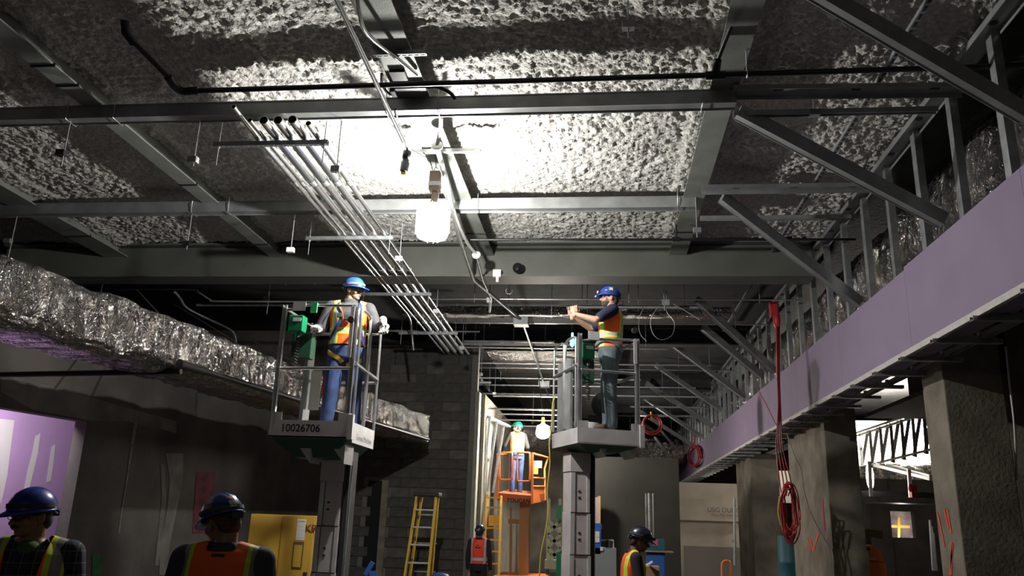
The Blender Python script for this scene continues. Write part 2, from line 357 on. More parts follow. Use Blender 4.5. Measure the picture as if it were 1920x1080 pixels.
# corridor wall on the right of the far opening and tan boarded wall behind the columns
struct('wall_corridor', MB().box((-.35, 19.5, 0), (1.75, 19.75, 3.15)), mat('corridor_wall', (.027, .025, .021), .92, 0, .2, 1.2, .2, 20))
YW = 25.0
def bw_(x, y, d=0.): return onY(x, y, YW-d)
bwall = struct('wall_boarded', MB().box((bw_(1241, 950).x, YW, 0), (bw_(1400, 950).x, YW+.15, bw_(1300, 905).z)), DRYW, label='tan fibre faced sheathing board wall with printing')
part('opening_frame', MB().box((bw_(1257, 1000).x, YW-.05, 0), (bw_(1263, 1000).x, YW, bw_(1257, 976).z)).box((bw_(1257, 976).x, YW-.05, bw_(1257, 977).z), (bw_(1400, 976).x, YW, bw_(1257, 974).z)), mat('opening_edge', (.09, .075, .06), .9), bwall)
part('grey_board', MB().box((bw_(1282, 1050).x, YW-.1, 0), (bw_(1400, 1050).x, YW-.05, bw_(1282, 1023).z)), mat('grey_board', (.16, .145, .13), .85), bwall, 'grey board leaning in the opening')
mat('print_grey', (.10, .09, .08), .8)
text('USG DURO', .19, MATS['print_grey'], bwall, facing_y(bw_(1358, 957, .01)))
text('Glass-Mat Sheathing', .10, MATS['print_grey'], bwall, facing_y(bw_(1360, 966, .01)))
text('1000', .17, MATS['print_grey'], bwall, facing_y(bw_(1253, 955, .01)))
# ================================================================ STEEL ABOVE
def wbeam(a, b, wd, dp, tf, m, name, label, cat='beam', group=None):      # flange at the bottom, web, top flange
    p = [(-wd/2, 0), (wd/2, 0), (wd/2, tf), (.012, tf+.01), (.012, dp-tf-.01), (wd/2, dp-tf), (wd/2, dp), (-wd/2, dp), (-wd/2, dp-tf), (-.012, dp-tf-.01), (-.012, tf+.01), (-wd/2, tf)]
    x, u, d = frame(a, b, (0, 0, 1)); a = Vector(a); b = Vector(b); n = 12
    v = [q + x*i + u*j for q in (a, b) for i, j in p]; f = [(i, (i+1) % n, n+(i+1) % n, n+i) for i in range(n)]
    for k in (0, n): f += [(k, k+1, k+2, k+11), (k+11, k+2, k+3, k+10), (k+10, k+3, k+4, k+9), (k+9, k+4, k+5, k+8), (k+8, k+5, k+6, k+7)]
    t = thing(name, label, cat, (a+b)/2, group); part('flange', MB().add(v, f), m, t); return t
for (x0, x1), lb in zip(BEAMX, ('flat bottomed steel roof beam at the far left under sprayed ceiling', 'long grey steel roof beam left of the conduit bank', 'central steel roof beam running above the big hanging work lamp', 'right steel roof beam where the diagonal braces start')):
    t = wbeam(((x0+x1)/2, 3, 5.45), ((x0+x1)/2, 11.6, 5.45), x1-x0, .3, .014, BEAM, 'roof_beam', lb)
    for y in (6.0, 6.35, 8.7, 10.9) if x0 == -5.16 else (10.5,):
        part('clip_plate', MB().box((x0-.012, y, 5.435), (x1+.012, y+.015, 5.47)), BLACK, t)
g = wbeam((-9.6, 11.62, 5.1), (3.0, 11.62, 5.1), .42, .55, .03, GIRD, 'main_girder', 'deep green-grey steel girder crossing the whole ceiling')
part('web_plate', MB().box((-9.6, 11.5, 5.13), (3.0, 11.53, 5.6)), GIRD, g)
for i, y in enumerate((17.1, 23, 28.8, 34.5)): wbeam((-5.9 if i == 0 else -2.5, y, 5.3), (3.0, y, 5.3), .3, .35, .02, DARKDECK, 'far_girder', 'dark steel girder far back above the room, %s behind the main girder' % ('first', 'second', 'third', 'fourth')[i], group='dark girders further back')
# suspended double-stud carriers
def stud_piece(g, a, b, w=.092, h=.06, up=(0, 0, 1)): return g.chan(a, b, w, h, .003, up, .012)
def carrier(y, z, x0, x1, label, slope=0.):
    t = thing('stud_carrier', label, 'steel stud', ((x0+x1)/2, y, z), 'double stud carriers across the ceiling'); dz = slope
    part('stud', MB().bar((x0, y, z+.105), (x1, y+dz, z+.105), .10, .066, (0, 0, 1)).bar((x0, y-.053, z+.138), (x1, y+dz-.053, z+.138), .006, .012, (0, 0, 1)), STEEL, t)
    part('stud', MB().bar((x0, y+.01, z+.04), (x1, y+dz+.01, z+.04), .13, .06, (0, 0, 1)).bar((x0, y-.06, z+.006), (x1, y+dz-.06, z+.006), .006, .016, (0, 0, 1)), STEEL, t)
    part('lip', MB().bar((x0, y+.08, z+.012), (x1, y+dz+.08, z+.012), .006, .03, (0, 0, 1)), GALV, t, 'bright folded lip')
    for bx in [q for q in (-5.3, -4.8, -2.05, -1.55, .9) if x0 < q < x1]:
        part('wire_tie', MB().tube([(bx, y-.07, z+.2), (bx, y-.068, z-.008), (bx, y+.1, z-.01), (bx, y+.1, z+.18)], .005, 5), GALV, t)
    return t
carrier(6.8, 5.31, -9, 1.2, 'nearest long double steel stud carrier right across the ceiling')
carrier(9.36, 5.33, -8.3, 1.12, 'second double steel stud carrier, bright beside the hanging work lamp')
carrier(12.5, 5.33, -8.5, -4.4, 'short third stud carrier behind the girder at left')
# slotted channels continuing to the soffit framing
def slot_chan(a, b, label, w=.19):
    t = thing('slotted_channel', label, 'steel channel', (Vector(a)+Vector(b))/2, 'punched channels between right beam and soffit')
    part('web', MB().bar(a, b, w, .006, (0, 0, 1)), STEEL, t)
    s, u, d = frame(a, b, (0, 0, 1))
    g = MB()
    for k in (-1, 1): g.bar(Vector(a)+s*k*w/2-Vector((0, 0, .02)), Vector(b)+s*k*w/2-Vector((0, 0, .02)), .005, .045, (0, 0, 1))
    part('flange', g, STEEL, t); L = (Vector(b)-Vector(a)).length; h = MB(); n = int(L/.6)
    for i in range(n): p = Vector(a)+d*(i+.6)*L/n-Vector((0, 0, .004)); part('punch_hole', MB().bar(p-d*.04, p+d*.04, .035, .003, (0, 0, 1)), RUB, t)
    return t
slot_chan((1.16, 6.72, 5.42), (3.2, 6.78, 5.42), 'wide punched channel running right from the right beam, nearest'); slot_chan((1.15, 8.95, 5.42), (3.1, 8.95, 5.42), 'punched channel running right from the second carrier end')
for y, lb in ((6.95, 'thin channel beside the nearest punched channel'), (9.62, 'thin channel below the second punched channel')):
    solo('steel_channel', MB().chan((1.2, y, 5.3), (3.0, y, 5.3), .06, .05), STEEL, lb, 'steel channel', 'thin channels at right')
# track along the head of the soffit studs, and the flat strut left of it
tr = thing('head_track', 'long punched head track running along above the soffit studs', 'steel track', (3.12, 18, 5.5))
part('web', MB().bar((3.1, 4.6, 5.56), (3.1, 38, 5.56), .16, .008, (0, 0, 1)), STEEL, tr)
part('flange', MB().box((3.015, 4.6, 5.5), (3.02, 38, 5.56)).box((3.18, 4.6, 5.5), (3.185, 38, 5.56)), STEEL, tr)
hg = MB()
for i in range(40): y = 5.2+i*.8; hg.lathe((3.1, y, 5.553), (3.1, y, 5.54), [(0, .035), (.002, .035)], 12)
part('punch_hole', hg, RUB, tr, kind='stuff')
sm = thing('slotted_strut', 'narrow slotted strut parallel to the head track', 'strut channel', (2.45, 10, 5.45))
part('web', MB().bar((2.45, 4.7, 5.5), (2.45, 16.5, 5.5), .045, .035, (0, 0, 1)), STEEL, sm)
sg = MB()
for i in range(110): sg.box((2.438, 4.8+i*.105, 5.478), (2.462, 4.86+i*.105, 5.483))
part('slots', sg, RUB, sm, kind='stuff')

# ================================================================ SOFFIT ON THE RIGHT
SX = 3.1; ZT, ZB = 4.27, 3.42
sof = thing('drywall_soffit', 'long purple drywall soffit band receding along the right', 'soffit', (SX, 20, ZB))
ys = [3.2, 5.95, 8.4, 10.85, 13.3, 15.75, 18.2, 20.65, 23.1, 25.5, 28, 30.4, 32.8, 35.3, 38.9]
for i in range(len(ys)-1): part('board', MB().box((SX, ys[i]+.002, ZB), (SX+.016, ys[i+1]-.002, ZT-(.03 if i == 2 else 0))), PURP, sof)
part('corner_bead', MB().box((SX-.012, 3.2, ZB-.055), (SX+.03, 38.9, ZB+.004)), TAPE, sof, 'off-white taped bottom edge')
for i in range(len(ys)-1): part('board', MB().box((SX+.03, ys[i]+.002, ZB-.03), (SX+.27, ys[i+1]-.002, ZB-.014)), PURP, sof)
part('bottom_rail', MB().chan((SX+.42, 3.2, ZB-.02), (SX+.42, 38.9, ZB-.02), .09, .04), STEEL, sof)
ch = MB().chan((0, 0, 0), (.62, 0, 0), .07, .04, .003, (0, 0, -1)); chm = ch.mesh('cross_stub'); chm.materials.append(STEEL)
cl = MB().box((.3, -.04, .02), (.36, .02, .07)).box((.42, -.02, .02), (.45, .03, .09)).box((.3, -.03, .02), (.45, -.026, .05)); clm = cl.mesh('clip'); clm.materials.append(ALU)
y = 5.2
for i in range(40):
    o = bpy.data.objects.new('cross_stub', chm); COL.objects.link(o); o.parent = sof; o.location = Vector((SX-.05, y, ZB-.07))-Vector((SX, 20, ZB))
    if i < 14:
        c = bpy.data.objects.new('clip', clm); COL.objects.link(c); c.parent = o
    y += .86
stm = MB().chan((0, 0, 0), (0, 0, 1.62), .10, .07, .003, (-1, .0, 0), .016).mesh('stud'); stm.materials.append(GALV)
for i in range(39):
    y = 6.15+i*.86
    o = bpy.data.objects.new('steel_stud', stm); COL.objects.link(o)
    o.location = (SX+.055, y, 3.95); o.rotation_euler = (0, 0, random.uniform(-.08, .08))
    setp(o, 'vertical galvanised stud rising from the purple soffit, %s' % ('nearest the camera' if i == 0 else 'one of the receding row'), 'steel stud', 'studs standing behind the purple soffit')
    o['label'] = '%s galvanised stud from the camera rising behind the purple soffit' % ('nearest second third fourth fifth sixth seventh eighth ninth tenth eleventh twelfth'.split()[i]) if i < 12 else 'small far galvanised stud in the receding row behind the purple soffit'
# diagonal braces (box studs with one folded lip)
def brace(a, b, label, h=.13, w=.075):
    t = thing('diagonal_brace', label, 'brace', (Vector(a)+Vector(b))/2, 'diagonal stud braces at right')
    part('web', MB().bar(a, b, w, h, (0, 0, 1)), STEEL, t)
    s, u, d = frame(a, b, (0, 0, 1)); part('lip', MB().bar(Vector(a)-u*h/2-s*w*.55, Vector(b)-u*h/2-s*w*.55, .006, .016, (0, 0, 1)), GALV, t); return t
brace((1.25, 6.95, 5.33), (3.1, 7.32, 4.38), 'big dark diagonal brace from the right beam down to the purple soffit')
brace((1.5, 5.3, 5.45), (3.1, 5.76, 4.62), 'diagonal brace cutting the top right corner')
brace((1.4, 9.1, 5.37), (3.1, 9.9, 4.3), 'second diagonal brace, ending above the soffit by the girder')
brace((1.6, 13.6, 5.35), (3.1, 15.0, 4.4), 'third diagonal brace, near the red hanging cord')
brace((1.9, 15.4, 5.3), (3.1, 16.3, 4.55), 'fourth, shorter diagonal brace with a punched hole')
for i, (y, xa) in enumerate(((18.2, 1.4), (20.9, 1.3), (23.6, 1.2), (26.4, 1.3), (29.2, 1.2), (32, 1.3))):
    brace((xa, y-.9, 5.45), (3.1, y, 4.4), 'far diagonal brace, %s along the receding soffit' % ('fifth', 'sixth', 'seventh', 'eighth', 'ninth', 'last')[i], .11, .06)
# thin light struts in front of the end of the soffit
for i, (p, q) in enumerate((((1236, 803), (1275, 850)), ((1228, 820), (1262, 866)))):
    a = onY(*p, 27); b = onY(*q, 28.5); solo('strut', MB().chan(a, b, .07, .04), GALV, 'light leaning strut by the far duct, %s' % ('upper' if i == 0 else 'lower'), 'strut')

# ================================================================ COLUMNS
def column(y0, dep, wdt, x0, label, marks=()):
    t = thing('concrete_column', label, 'column', (x0+wdt/2, y0+dep/2, 0)); t['kind'] = 'thing'
    part('shaft', MB().box((x0, y0, 0), (x0+wdt, y0+dep, 3.9)), CONC, t, bevel=.012)
    return t
def colpx(pf, pr, pright, label):                       # front-left, rear-left and front-right edges in the photo, on the row x=3.62
    yf = onX(pf, 900, 3.62).y; yr = onX(pr, 900, 3.62).y; return yf, column(yf, yr-yf, onY(pright, 900, yf).x-3.62, 3.62, label)
YC1, c1 = colpx(1790, 1748, 1906, 'nearest concrete column at the far right with orange spray marks')
YC2, c2 = colpx(1552, 1481, 1614, 'middle concrete column with orange V mark and green spray dots')
YC3, c3 = colpx(1408, 1381, 1461, 'farthest concrete column, left of the red cord coil')
wbx = solo('concrete_column', MB().box((6.35, 9.8, 0), (6.95, 10.5, 5.6)), CONC, 'slim concrete column at the right picture edge', 'column', bevel=.01) if 0 else None
def spray(pts, X, wpx, m, par, name='spray_mark', label=None, face='x'):
    g = MB()
    for (a, b) in pts:
        p, q = (onX(*a, X-.004), onX(*b, X-.004)) if face == 'x' else (onY(*a, X-.004), onY(*b, X-.004))
        g.bar(p, q, wpx, .003, (1, 0, 0) if face == 'x' else (0, 1, 0))
    part(name, g, m, par, label)
def spray2(pts, plane, X, wd, m, par, label=None):
    g = MB()
    for a, b in pts:
        f = onX if plane == 'x' else onY; p = f(*a, X); q = f(*b, X); d = (q-p).normalized(); n = Vector((1, 0, 0)) if plane == 'x' else Vector((0, 1, 0)); s = d.cross(n)*wd/2
        g.add([p-s, p+s, q+s, q-s], [(0, 1, 2, 3)])
    part('spray_mark', g, m, par, label)
spray2([((1757, 960), (1771, 1025)), ((1770, 955), (1778, 990)), ((1776, 955), (1783, 1000)), ((1784, 1016), (1783, 1078)), ((1786, 1020), (1780, 1078))], 'x', 3.614, .035, ORSPRAY, c1, 'orange spray lines')
spray2([((1513, 1008), (1520, 1032)), ((1535, 998), (1524, 1034)), ((1519, 1010), (1524, 1034)), ((1539, 1042), (1540, 1050))], 'x', 3.614, .06, ORSPRAY, c2, 'orange V mark')
spray2([((1541, 935), (1546, 995))], 'x', 3.614, .10, PKSPRAY, c2, 'pink stripe')
for i, (x, y) in enumerate(((1573, 1071), (1613, 1068))):
    p = onY(x, y, YC2-.005); part('spray_dot', MB().ell(p, (.06, .004, .045)), GRSPRAY, c2, 'green dot')
wbt = part('spalled_edge', MB().box((3.605, YC2-.025, .2), (onY(1615, 900, YC2).x+.01, YC2, 1.36)), mat('rough_concrete', (.25, .23, .17), .95, 0, .3, 4, .3, 30), c2, 'rough tan base of the column')
# dark bulkhead over the openings between the columns
struct('trim_2', MB().box((3.9, YC2+1.9, 3.4), (4.2, YC3-.1, 3.9)), mat('bulk_dark', (.03, .028, .025), .9))
struct('trim_2', MB().box((4.6, 12.6, 4.5), (11.8, 12.8, 5.66)), MATS['bulk_dark'])
struct('trim_2', MB().box((4.75, 10.2, 3.5), (4.85, 13.2, 5.66)), MATS['bulk_dark'])
struct('trim_2', MB().box((4.3, 10.4, 3.44), (9, 14.0, 3.5)), mat('brown_soffit', (.10, .075, .06), .85, 0, .3, 2))
slc = solo('concrete_column', MB().box((onY(1896, 900, 10.2).x, 10.2, 0), (6.6, 10.9, 4.1)), CONC, 'right-hand concrete pier cut off by the picture edge', 'column')

# ================================================================ DUCTS
def foil_duct(name, label, path, w, h, m, seed, round_=False, step=.03, rib=0.5, amp=.03, dents=1.):
    P0 = Vector(path[0]); P1 = Vector(path[-1]); L = (P1-P0).length; ns = int(L/step); nk = 110
    s, u, d = frame(P0, P1, (0, 0, 1)); n1 = noise2(ns, nk, 16, seed); n2 = noise2(ns, nk, 6, seed+1); n3 = noise2(ns, nk, 2.6, seed+2)
    k = np.arange(nk)/nk*2*PI; p = 2 if round_ else 5
    cx = np.sign(np.cos(k))*np.abs(np.cos(k))**(2/p); cy = np.sign(np.sin(k))*np.abs(np.sin(k))**(2/p)
    t = np.arange(ns)/(ns-1)*L; hoop = np.abs(np.sin(t/rib*PI))**.5
    blend = np.minimum(1, np.minimum(np.arange(nk), nk-1-np.arange(nk))/6.)[None]
    r = 1+((n1*.9*blend+np.abs(n2)*.8*blend-np.abs(n3)*.5*blend)*amp*dents*2)/max(w, h)+(hoop[:, None]-.6)*amp*1.6/max(w, h)
    Pn = np.zeros((ns, nk, 3))
    for i in range(3): Pn[..., i] = P0[i]+d[i]*t[:, None]+s[i]*(cx*w/2)[None]*r+u[i]*(cy*h/2)[None]*r
    o = thing(name, label, 'duct', (P0+P1)/2)
    me = grid_mesh('foil_wrap', Pn, True); me.transform(wm(o).inverted()); part('foil_wrap', me, m, o)
    g = MB()
    for e in (0, ns-1): g.add([tuple(q) for q in Pn[e]], [tuple(range(nk))])
    part('end_wrap', g, m, o); return o, s, u, d
D0 = Vector((-5.72, 4.2, 3.38)); D1 = Vector((-3.95, 16.6, 3.40))
dL, ds, du, dd = foil_duct('foil_duct', 'long crinkled foil-wrapped rectangular duct along the left wall', (D0, D1), .80, .60, FOIL, 11, amp=.035, rib=.62)
dirD = (D1-D0).normalized()
foil_duct('foil_duct', 'big round foil-wrapped duct behind the soffit studs on the right', (Vector((4.05, 4.8, 4.88)), Vector((4.0, 31, 4.88))), 1.2, 1.36, FOIL, 21, True, amp=.07, rib=1.1, step=.04)
foil_duct('foil_duct', 'foil-wrapped duct crossing far away below the ceiling at centre right', (Vector((.6, 30.5, 4.35)), Vector((2.9, 30.5, 4.35))), .9, .95, FOIL, 31, True, amp=.05, rib=.55)
for k, x in ((2, 1.0), (2, 2.5), (3, -2.0), (3, -.2), (4, 6.6), (4, 8.4)): DUCT_RODS = globals().get('DUCT_RODS', [])+[(k, x)]
foil_duct('foil_duct', 'foil duct behind the man in the orange lift basket', (Vector((-2.6, 23.4, 3.95)), Vector((.4, 23.4, 4.0))), .8, .8, FOIL, 41, True, amp=.06, rib=.6)
foil_duct('foil_duct', 'foil-wrapped duct lit beyond the concrete columns', (Vector((6.2, 22.6, 2.85)), Vector((8.8, 22.3, 2.95))), 1.0, .9, FOIL, 51, True, amp=.08, rib=.5)
foil_duct('foil_duct', 'slim foil duct crossing behind the right-hand worker', (Vector((-3.6, 14.0, 5.22)), Vector((2.2, 14.0, 5.22))), .3, .16, FOIL, 61, False, amp=.012, rib=.4)

for k, x in DUCT_RODS:
    y, z, top = ((30.5, 4.3, 5.66), (23.4, 3.97, 5.26), (22.45, 2.9, 5.78))[k-2]; part('hanger_rod', MB().tube([(x, y, z+.3), (x, y, top)], .008, 5), GALV, bpy.data.objects['foil_duct.%03d' % k])

# ================================================================ CONDUIT BANK AND RACKS
ZR = 5.07; RY = (6.9, 9.63, 12.3, 15.08, 17.94, 20.75)
def strut(g, a, b, w=.041, h=.041, slots=True):
    a = Vector(a); b = Vector(b); s, u, d = frame(a, b, (0, 0, 1)); L = (b-a).length
    for k in (-1, 1): g.bar(a+s*k*(w/2), b+s*k*(w/2), .003, h, (0, 0, 1))
    g.bar(a+u*h/2, b+u*h/2, w, .003, (0, 0, 1))
    if slots:
        n = int(L/.05)
        for k in (-1, 1): g.bar(a+s*k*(w/2-.007)-u*h/2, b+s*k*(w/2-.007)-u*h/2, .012, .003, (0, 0, 1))
        for i in range(n+1): p = a+d*(L*i/n); g.bar(p-u*h/2-d*.009, p-u*h/2+d*.009, w-.014, .003, (0, 0, 1))
    else: g.bar(a-u*h/2, b-u*h/2, w, .003, (0, 0, 1))
ordw = ('nearest', 'second', 'third', 'fourth', 'fifth', 'sixth')
for i, y in enumerate(RY):
    xa = -3.8-.05*i; xb = xa+1.16
    t = thing('conduit_rack', '%s trapeze strut carrying the conduit bank%s' % (ordw[i], ' by the ceiling studs' if i == 0 else ''), 'conduit rack', ((xa+xb)/2, y, ZR), 'trapeze racks under the conduit bank')
    g = MB(); strut(g, (xa, y, ZR), (xb, y, ZR), .041, .045, i < 3); part('strut_channel', g, GALV if i else STEEL, t)
    zt = 5.31 if i < 2 else 5.66
    zt2 = 5.31 if i == 0 else 5.62
    for x, lo in ((xa+.05, .22), (xb-.04, .22)):
        r = part('threaded_rod', MB().tube([(x, y, zt), (x, y, ZR-lo)], .0055, 6), GALV, t)
        part('nut', MB().lathe((x, y, ZR+.022), (x, y, ZR+.04), [(0, .016), (.012, .016)], 6).lathe((x, y, ZR-.04), (x, y, ZR-.02), [(0, .016), (.012, .016)], 6), GALV, r)
    # seismic bracket on the free rod beside each rack
    bx = xb+.11; zb = ZR-.28
    bt = thing('rod_bracket', 'small %s bracket on a hanging rod right of the %s rack' % ('black' if i == 0 else 'white', ordw[i]), 'bracket', (bx, y, zb), 'rod brackets beside the racks')
    part('rod', MB().tube([(bx, y, zt2), (bx, y, zb-.05)], .0055, 6), GALV, bt)
    part('plate', MB().box((bx-.055, y-.02, zb-.03), (bx+.03, y+.02, zb+.03)), STEEL if i == 0 else WHITE, bt)
cond = [(.39, .022, 6.3, 14.4, .05), (.455, .022, 6.5, 23.4, 0), (.55, .045, 6.55, 23.2, 0), (.67, .045, 6.55, 21.4, 0), (.79, .045, 6.55, 23.6, 0), (.91, .027, 6.6, 19.0, 0)]
names = ('outermost left slim conduit bending up at its near end', 'second slim conduit from the left in the bank', 'first of the three fat conduits', 'second of the three fat conduits', 'third of the three fat conduits', 'slim conduit on the right edge of the bank')
for (f, r, ya, yb, bend), nmb in zip(cond, names):
    def cx(y): return -3.8-(y-6.9)*.018+1.16*f
    z = ZR+.024+r; t = thing('conduit', nmb, 'conduit', (cx(12), 12, z), 'galvanised conduits running away on the racks')
    pts = [(cx(ya), ya, z), (cx(yb), yb, z)]
    if f == .39: pts = [(cx(6.3)+.0, 6.3, z+.03), (cx(6.9), 6.9, z), (cx(13.6), 13.6, z)] + [tuple(p) for p in curve([(cx(13.6), 13.7, z), (cx(13.9), 14.0, z-.05), (cx(14)-.01, 14.2, z-.2), (cx(14)+.03, 14.3, z-.55)], 5)]
    part('pipe', MB().tube(pts, r, 12, hollow=True), CONDUIT, t)
    for y in (7.9, 11.1, 14.3, 17.4):
        if y < (13.4 if f == .39 else yb-.3): part('coupling', MB().tube([(cx(y), y, z), (cx(y+.1), y+.1, z)], r*1.16, 12), GALV, t)
    part('strap', MB().tube([(cx(q)+r*1.12*math.cos(a), q+k, z+r*1.12*math.sin(a)) for q in (RY[1],) for k in (0,) for a in [PI*j/10 for j in range(11)]], .008, 5), GALV, t)
    if f in (.55, .67, .79): part('green_print', MB().bar((cx(6.98)-r*.86, 6.98, z-r*.55), (cx(7.9)-r*.86, 7.9, z-r*.55), .006, .012, (0, 0, 1)), GREEN, t, 'green printed marking')

# ---- other pipes in the roof
def pipe(name, pts, r, m, label, cat='pipe', group=None, n=10, joints=()):
    pts = [Vector(p) for p in pts]; t = thing(name, label, cat, sum(pts, Vector())/len(pts), group); part('tube', MB().tube(pts, r, n), m, t)
    for a, b, k in joints: part('coupling', MB().tube([a, b], r*k, n), m, t)
    return t
sp = pipe('sprinkler_pipe', [(-3.75, 6.2, 5.26), (9, 6.2, 5.3)], .024, BLACK, 'black sprinkler main crossing in front of the nearest carrier', 'pipe')
part('elbow', MB().tube(curve([(-3.7, 6.2, 5.26), (-3.79, 6.2, 5.26), (-3.83, 6.14, 5.27), (-3.84, 6.02, 5.3)]), .036, 12), BLACK, sp)
part('elbow', MB().lathe((-3.64, 6.2, 5.262), (-3.74, 6.2, 5.262), [(0, .034), (.02, .036), (.1, .036)], 14), BLACK, sp)
part('drop_pipe', MB().tube([(-3.84, 6.04, 5.3), (-3.97, 5.62, 5.42)], .023, 10).tube([(-3.97, 5.66, 5.41), (-4.0, 5.57, 5.46), (-4.0, 5.53, 5.55)], .034, 10), BLACK, sp)
part('tee', MB().tube([(.86, 6.2, 5.27), (1.02, 6.2, 5.27)], .036, 12).tube([(.94, 6.2, 5.27), (.95, 6.1, 5.36)], .034, 12), BLACK, sp)
part('riser', MB().tube([(.95, 6.1, 5.36), (1.05, 5.62, 5.52)], .02, 10).tube([(1.04, 5.68, 5.5), (1.07, 5.56, 5.56)], .034, 10), BLACK, sp)
part('hanger_ring', MB().tube([(1.2+.0, 6.2+.03*math.cos(a), 5.275+.03*math.sin(a)) for a in [2*PI*i/14 for i in range(15)]], .006, 5).tube([(1.2, 6.2, 5.31), (1.17, 6.0, 5.62)], .005, 5), GALV, sp)
sp2 = pipe('sprinkler_pipe', [(-1.75, 10.05, 5.19), (3.2, 10.15, 5.2)], .017, BLACK, 'second thin black pipe running right from behind the work lamp', 'pipe')
part('hanger_ring', MB().tube([(.95, 10.1, 5.2), (.95, 10.1, 5.4)], .012, 8).tube([(.9, 10.1, 5.2), (1.0, 10.1, 5.2)], .028, 10), BLACK, sp2)
pipe('emt_conduit', [(-1.86, 4.0, 5.12), (-1.91, 6.95, 5.09)], .02, CONDUIT, 'shiny conduit coming down from the top edge towards the lamp', 'conduit')
# centre: wireway, flexible cords, work light string
cb = thing('hanger_strut', 'short strut clamped under the central beam above the lamp', 'strut', (-1.8, 7.9, 5.42))
g = MB(); strut(g, (-2.15, 7.85, 5.42), (-1.3, 7.85, 5.42)); part('strut_channel', g, GALV, cb)
cb2 = thing('hanger_strut', 'short strut under the central beam near the top edge', 'strut', (-1.7, 5.95, 5.42))
g = MB(); strut(g, (-1.98, 5.95, 5.42), (-1.5, 5.95, 5.42)); part('strut_channel', g, STEEL, cb2)
cbx = [(-1.66, 7.0, 5.3), (-1.62, 7.2, 5.22), (-1.63, 7.42, 5.2)]
fl = thing('flexible_conduit', 'white flexible cable looping past a round bushing by the lamp', 'cable', (-1.65, 7.5, 5.2))
part('sheath', MB().tube(curve([onZ(827, 220, 5.42), onZ(826, 240, 5.38), onZ(823, 258, 5.33), onZ(819, 272, 5.3)]), .022, 8), ALUM, fl)
part('sheath', MB().tube(curve([onZ(829, 305, 5.3), onZ(836, 345, 5.28), onZ(848, 385, 5.25), onZ(862, 425, 5.2), onZ(878, 458, 5.17), onZ(892, 476, 5.13)]), .022, 8), ALUM, fl)
for p in (onZ(819, 272, 5.29), onZ(893, 477, 5.12)): part('bushing', MB().lathe(p, p+Vector((0, .05, -.02)), [(0, .02), (0, .06), (.03, .06), (.03, .045), (.05, .04)], 16), WHITE, fl, 'white round bushing')
wr = thing('wireway', 'dark straight conduit hanging from the girder to a grey junction box', 'conduit', (-1.3, 12, 5.1))
part('pipe', MB().tube([onZ(821, 280, 5.36), onZ(838, 345, 5.3), onZ(860, 440, 5.18), onZ(888, 525, 5.08), (-1.44, 13.7, 5.03)], .03, 10), STEEL, wr)
part('junction_box', MB().box((-1.56, 13.7, 4.93), (-1.3, 13.95, 5.08)), STEEL, wr, bevel=.004)
part('pipe', MB().tube([(-1.42, 13.9, 5.03), (-1.5, 21, 5.02), (-1.52, 28.0, 5.0)], .022, 10), CONDUIT, wr)
part('pipe', MB().tube([onZ(893, 480, 5.1), onZ(905, 525, 5.08), onZ(921, 560, 5.06), onZ(918, 585, 5.05)], .02, 8), STEEL, wr)
part('junction_box', MB().box((-1.62, 20.3, 4.92), (-1.34, 20.6, 5.06)), STEEL, wr, bevel=.004)
part('hanger_ring', MB().tube([(-1.47+.05*math.cos(a), 12.2, 5.1+.05*math.sin(a)) for a in [PI*.7+1.4*PI*i/12 for i in range(13)]], .006, 5), GALV, wr)
bs = thing('sound_device', 'small round black fitting on the girder right of the lamp', 'fitting', (-1.25, 11.3, 5.2))
part('body', MB().lathe((-1.25, 11.42, 5.24), (-1.25, 11.3, 5.18), [(0, .05), (.06, .08), (.12, .06), (.16, .02)], 16), BLACK, bs)
gc = solo('girder_clip', MB().box((-1.62, 11.36, 5.08), (-1.5, 11.42, 5.19)).box((-1.57, 11.36, 5.0), (-1.53, 11.4, 5.08)), WHITE, 'white square clip on the girder lip left of centre', 'clip')
wc = thing('beam_clamps', 'dark clamp cluster on the carrier under the central beam', 'clamp', (-1.8, 6.6, 5.4))
part('clamp', MB().box((-1.95, 6.48, 5.36), (-1.9, 6.58, 5.46)).box((-1.9, 6.5, 5.4), (-1.62, 6.56, 5.45)).box((-1.9, 6.25, 5.42), (-1.76, 6.4, 5.46)), BLACK, wc)
part('hose', MB().tube(curve([(-1.98, 6.3, 5.44), (-2.0, 6.4, 5.4), (-1.98, 6.5, 5.37), (-1.93, 6.56, 5.37)]), .014, 8).tube(curve([(-1.62, 6.53, 5.43), (-1.52, 6.55, 5.44), (-1.42, 6.62, 5.42), (-1.38, 6.7, 5.4)]), .018, 8), RUB, wc)
pipe('emt_conduit', curve([(-1.8, 4.9, 5.4), (-1.86, 5.25, 5.3), (-1.86, 5.5, 5.3), (-1.78, 5.9, 5.38), (-1.66, 6.3, 5.42)]), .018, CONDUIT, 'curved conduit sweeping down the central beam at top', 'conduit')
bu = thing('pulley_fitting', 'black round fitting on the central beam at the top edge', 'fitting', (-1.8, 5.0, 5.42))
part('body', MB().lathe((-1.78, 4.98, 5.43), (-1.79, 4.95, 5.36), [(0, .06), (.03, .06), (.05, .035), (.08, .03)], 16).box((-1.7, 4.9, 5.40), (-1.62, 5.0, 5.44)), BLACK, bu)

